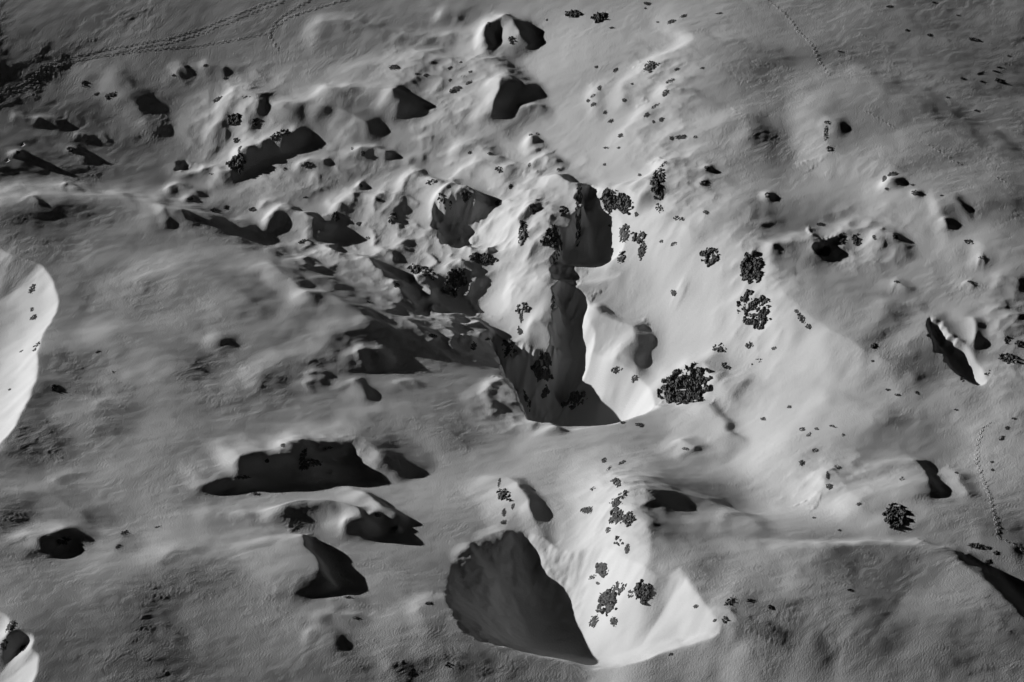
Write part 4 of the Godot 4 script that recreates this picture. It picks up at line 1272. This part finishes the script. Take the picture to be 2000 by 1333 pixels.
func footprint_mesh(seed_no: int) -> ArrayMesh:
	# a trodden hole with the rim of snow pushed up round it
	var rng := RandomNumberGenerator.new()
	rng.seed = seed_no
	var st := SurfaceTool.new()
	st.begin(Mesh.PRIMITIVE_TRIANGLES)
	st.set_smooth_group(0)
	var rings := [[0.0, 0.015], [0.13, 0.02], [0.2, 0.055], [0.28, 0.045], [0.4, -0.04]]
	var segs := 11
	for r in rings:
		for k in segs:
			var a := TAU * k / segs
			var wob := 1.0 + rng.randf_range(-0.15, 0.15)
			st.add_vertex(Vector3(cos(a) * r[0] * 1.35 * wob, r[1] * rng.randf_range(0.6, 1.3), sin(a) * r[0] * wob))
	for r in rings.size() - 1:
		for k in segs:
			var p := r * segs + k
			var q := r * segs + (k + 1) % segs
			for t in [p, q, p + segs, q, q + segs, p + segs]:
				st.add_index(t)
	st.generate_normals()
	return st.commit()

func trail(pts: Array, lanes: Array, label: String, snow: Material, scale_by := 1.0) -> void:
	var root := Node3D.new()
	root.name = numbered("footprint_trail")
	root.set_meta("label", label)
	root.set_meta("category", "footprints")
	root.set_meta("group", "footprint trails across the snow")
	var meshes := [footprint_mesh(71), footprint_mesh(72), footprint_mesh(73)]
	var rng := RandomNumberGenerator.new()
	rng.seed = int(pts[0]) * 7 + int(pts[1])
	var path := PackedVector2Array()
	for n in range(0, pts.size(), 2):
		var p := place(pts[n], pts[n + 1])
		path.append(Vector2(p.x, p.z))
	root.position = Vector3(path[0].x, height(path[0].x, path[0].y), path[0].y)
	add_child(root)
	var count := 0
	for lane in lanes:
		var left := 0.0
		for n in path.size() - 1:
			var a := path[n]
			var b := path[n + 1]
			var length := a.distance_to(b)
			var way := (b - a) / maxf(length, 0.01)
			while left < length and count < 300:
				var across: float = lane
				var c := a + way * left + way.orthogonal() * (across + (0.17 if count % 2 else -0.17) + rng.randf_range(-0.08, 0.08))
				var n3 := slope_normal(c.x, c.y, 0.4)
				var f := Vector3(way.x, 0, way.y)
				var x := (f - n3 * f.dot(n3)).normalized()
				var o := MeshInstance3D.new()
				o.name = "footprint" if count == 0 else "footprint_%03d" % count
				o.mesh = meshes[rng.randi() % 3]
				o.material_override = snow
				var s := rng.randf_range(0.7, 1.0) * scale_by
				o.transform = Transform3D(Basis(x * s, n3 * s, x.cross(n3).normalized() * s), Vector3(c.x, height(c.x, c.y), c.y) - root.position)
				root.add_child(o)
				count += 1
				left += rng.randf_range(0.62, 0.82) * scale_by
			left -= length

func trails(snow: Material) -> void:
	trail([0, 179, 40, 172, 62, 160, 85, 140, 110, 125, 150, 114, 200, 104, 260, 92, 330, 80, 400, 58, 450, 38, 500, 18, 550, 0], [-0.6, 0.7], "broad well-trodden trail climbing over the dark slope, upper left", snow, 0.85)
	trail([115, 128, 160, 117, 230, 105, 300, 98, 380, 91, 450, 80, 500, 70, 526, 64], [0.0], "faint second trail just under the broad well-trodden one", snow, 0.8)
	trail([680, 0, 620, 15, 560, 35, 535, 55, 525, 66, 530, 80, 545, 100], [0.0], "hook-shaped trail at the top edge, its lower end curling back", snow)
	trail([526, 62, 540, 42, 570, 20, 605, 0], [0.0], "short steep trail rising from the bend of the hook-shaped one", snow, 0.85)
	trail([1500, 0, 1535, 28, 1560, 62, 1585, 85, 1600, 120, 1622, 148], [0.0], "dotted trail coming down from the top edge, upper right", snow)
	trail([1692, 217, 1715, 232, 1748, 250], [0.0], "short dotted trail on the dome above the bright bowl", snow, 0.8)
	trail([1815, 283, 1850, 305, 1875, 322], [0.0], "short dotted trail between bright bowl and shadowed dome crest", snow, 0.8)
	trail([1940, 345, 1952, 350, 1965, 357], [0.0], "last few dots of a trail near the right edge, under the dome crest", snow, 0.8)
	trail([1935, 828, 1918, 838, 1910, 870, 1908, 905, 1918, 930, 1932, 965, 1940, 1000, 1950, 1030, 1948, 1050, 1975, 1062, 2003, 1077], [0.0], "winding trail down the lower right slope to the right edge", snow, 1.1)


func _ready() -> void:
	clock = Time.get_ticks_msec()
	# camera
	var down := deg_to_rad(CAM_DOWN)
	eye = Vector3(0, sin(down), cos(down)) * CAM_DIST
	axis_f = -eye.normalized()
	axis_u = Vector3(0, cos(down), -sin(down))
	tan_v = 66.65 / CAM_DIST
	var cam := Camera3D.new()
	cam.name = "camera"
	cam.fov = rad_to_deg(2.0 * atan(tan_v))
	cam.near = 1.0
	cam.far = 9000.0
	add_child(cam)
	cam.look_at_from_position(eye, Vector3.ZERO)
	# sky: deep and dark, as a red filter draws it
	var env := Environment.new()
	env.background_mode = Environment.BG_SKY
	var sky := ProceduralSkyMaterial.new()
	sky.sky_top_color = Color(0.10, 0.10, 0.10)
	sky.sky_horizon_color = Color(0.22, 0.22, 0.22)
	sky.ground_bottom_color = Color(0.1, 0.1, 0.1)
	sky.ground_horizon_color = Color(0.2, 0.2, 0.2)
	sky.sky_energy_multiplier = 1.0
	sky.sun_angle_max = 1.0
	env.sky = Sky.new()
	env.sky.sky_material = sky
	env.background_energy_multiplier = 0.03
	env.tonemap_mode = Environment.TONE_MAPPER_LINEAR
	env.tonemap_exposure = 1.0
	env.sdfgi_enabled = true
	env.ssao_enabled = true
	env.ssil_enabled = true
	var we := WorldEnvironment.new()
	we.name = "environment"
	we.environment = env
	add_child(we)
	var sun := DirectionalLight3D.new()
	sun.name = "sun"
	sun.light_energy = 1.5
	sun.light_color = Color(1, 1, 1)
	sun.light_angular_distance = 0.5
	sun.shadow_enabled = true
	add_child(sun)
	var e := deg_to_rad(SUN_HEIGHT)
	var a := deg_to_rad(SUN_TURN)
	var travel := Vector3(cos(a) * cos(e), -sin(e), sin(a) * cos(e))
	sun.look_at_from_position(-travel * 500.0, Vector3.ZERO)
	# the ground
	hgt.resize(NX * NZ)
	warp_x.resize(NX * NZ)
	warp_z.resize(NX * NZ)
	var wn := noise(5, 9.0, 2)
	for j in NZ:
		for i in NX:
			var x := X_MIN + i * STEP_X
			var z := Z_MIN + j * STEP_Z
			warp_x[j * NX + i] = wn.get_noise_2d(x, z) * 0.7
			warp_z[j * NX + i] = wn.get_noise_2d(x + 300.0, z) * 0.9
	relief()
	soften()
	fine_relief()
	var snow := snow_material()
	build_snow(snow)
	build_outskirts(snow)
	rocks()
	trails(snow)
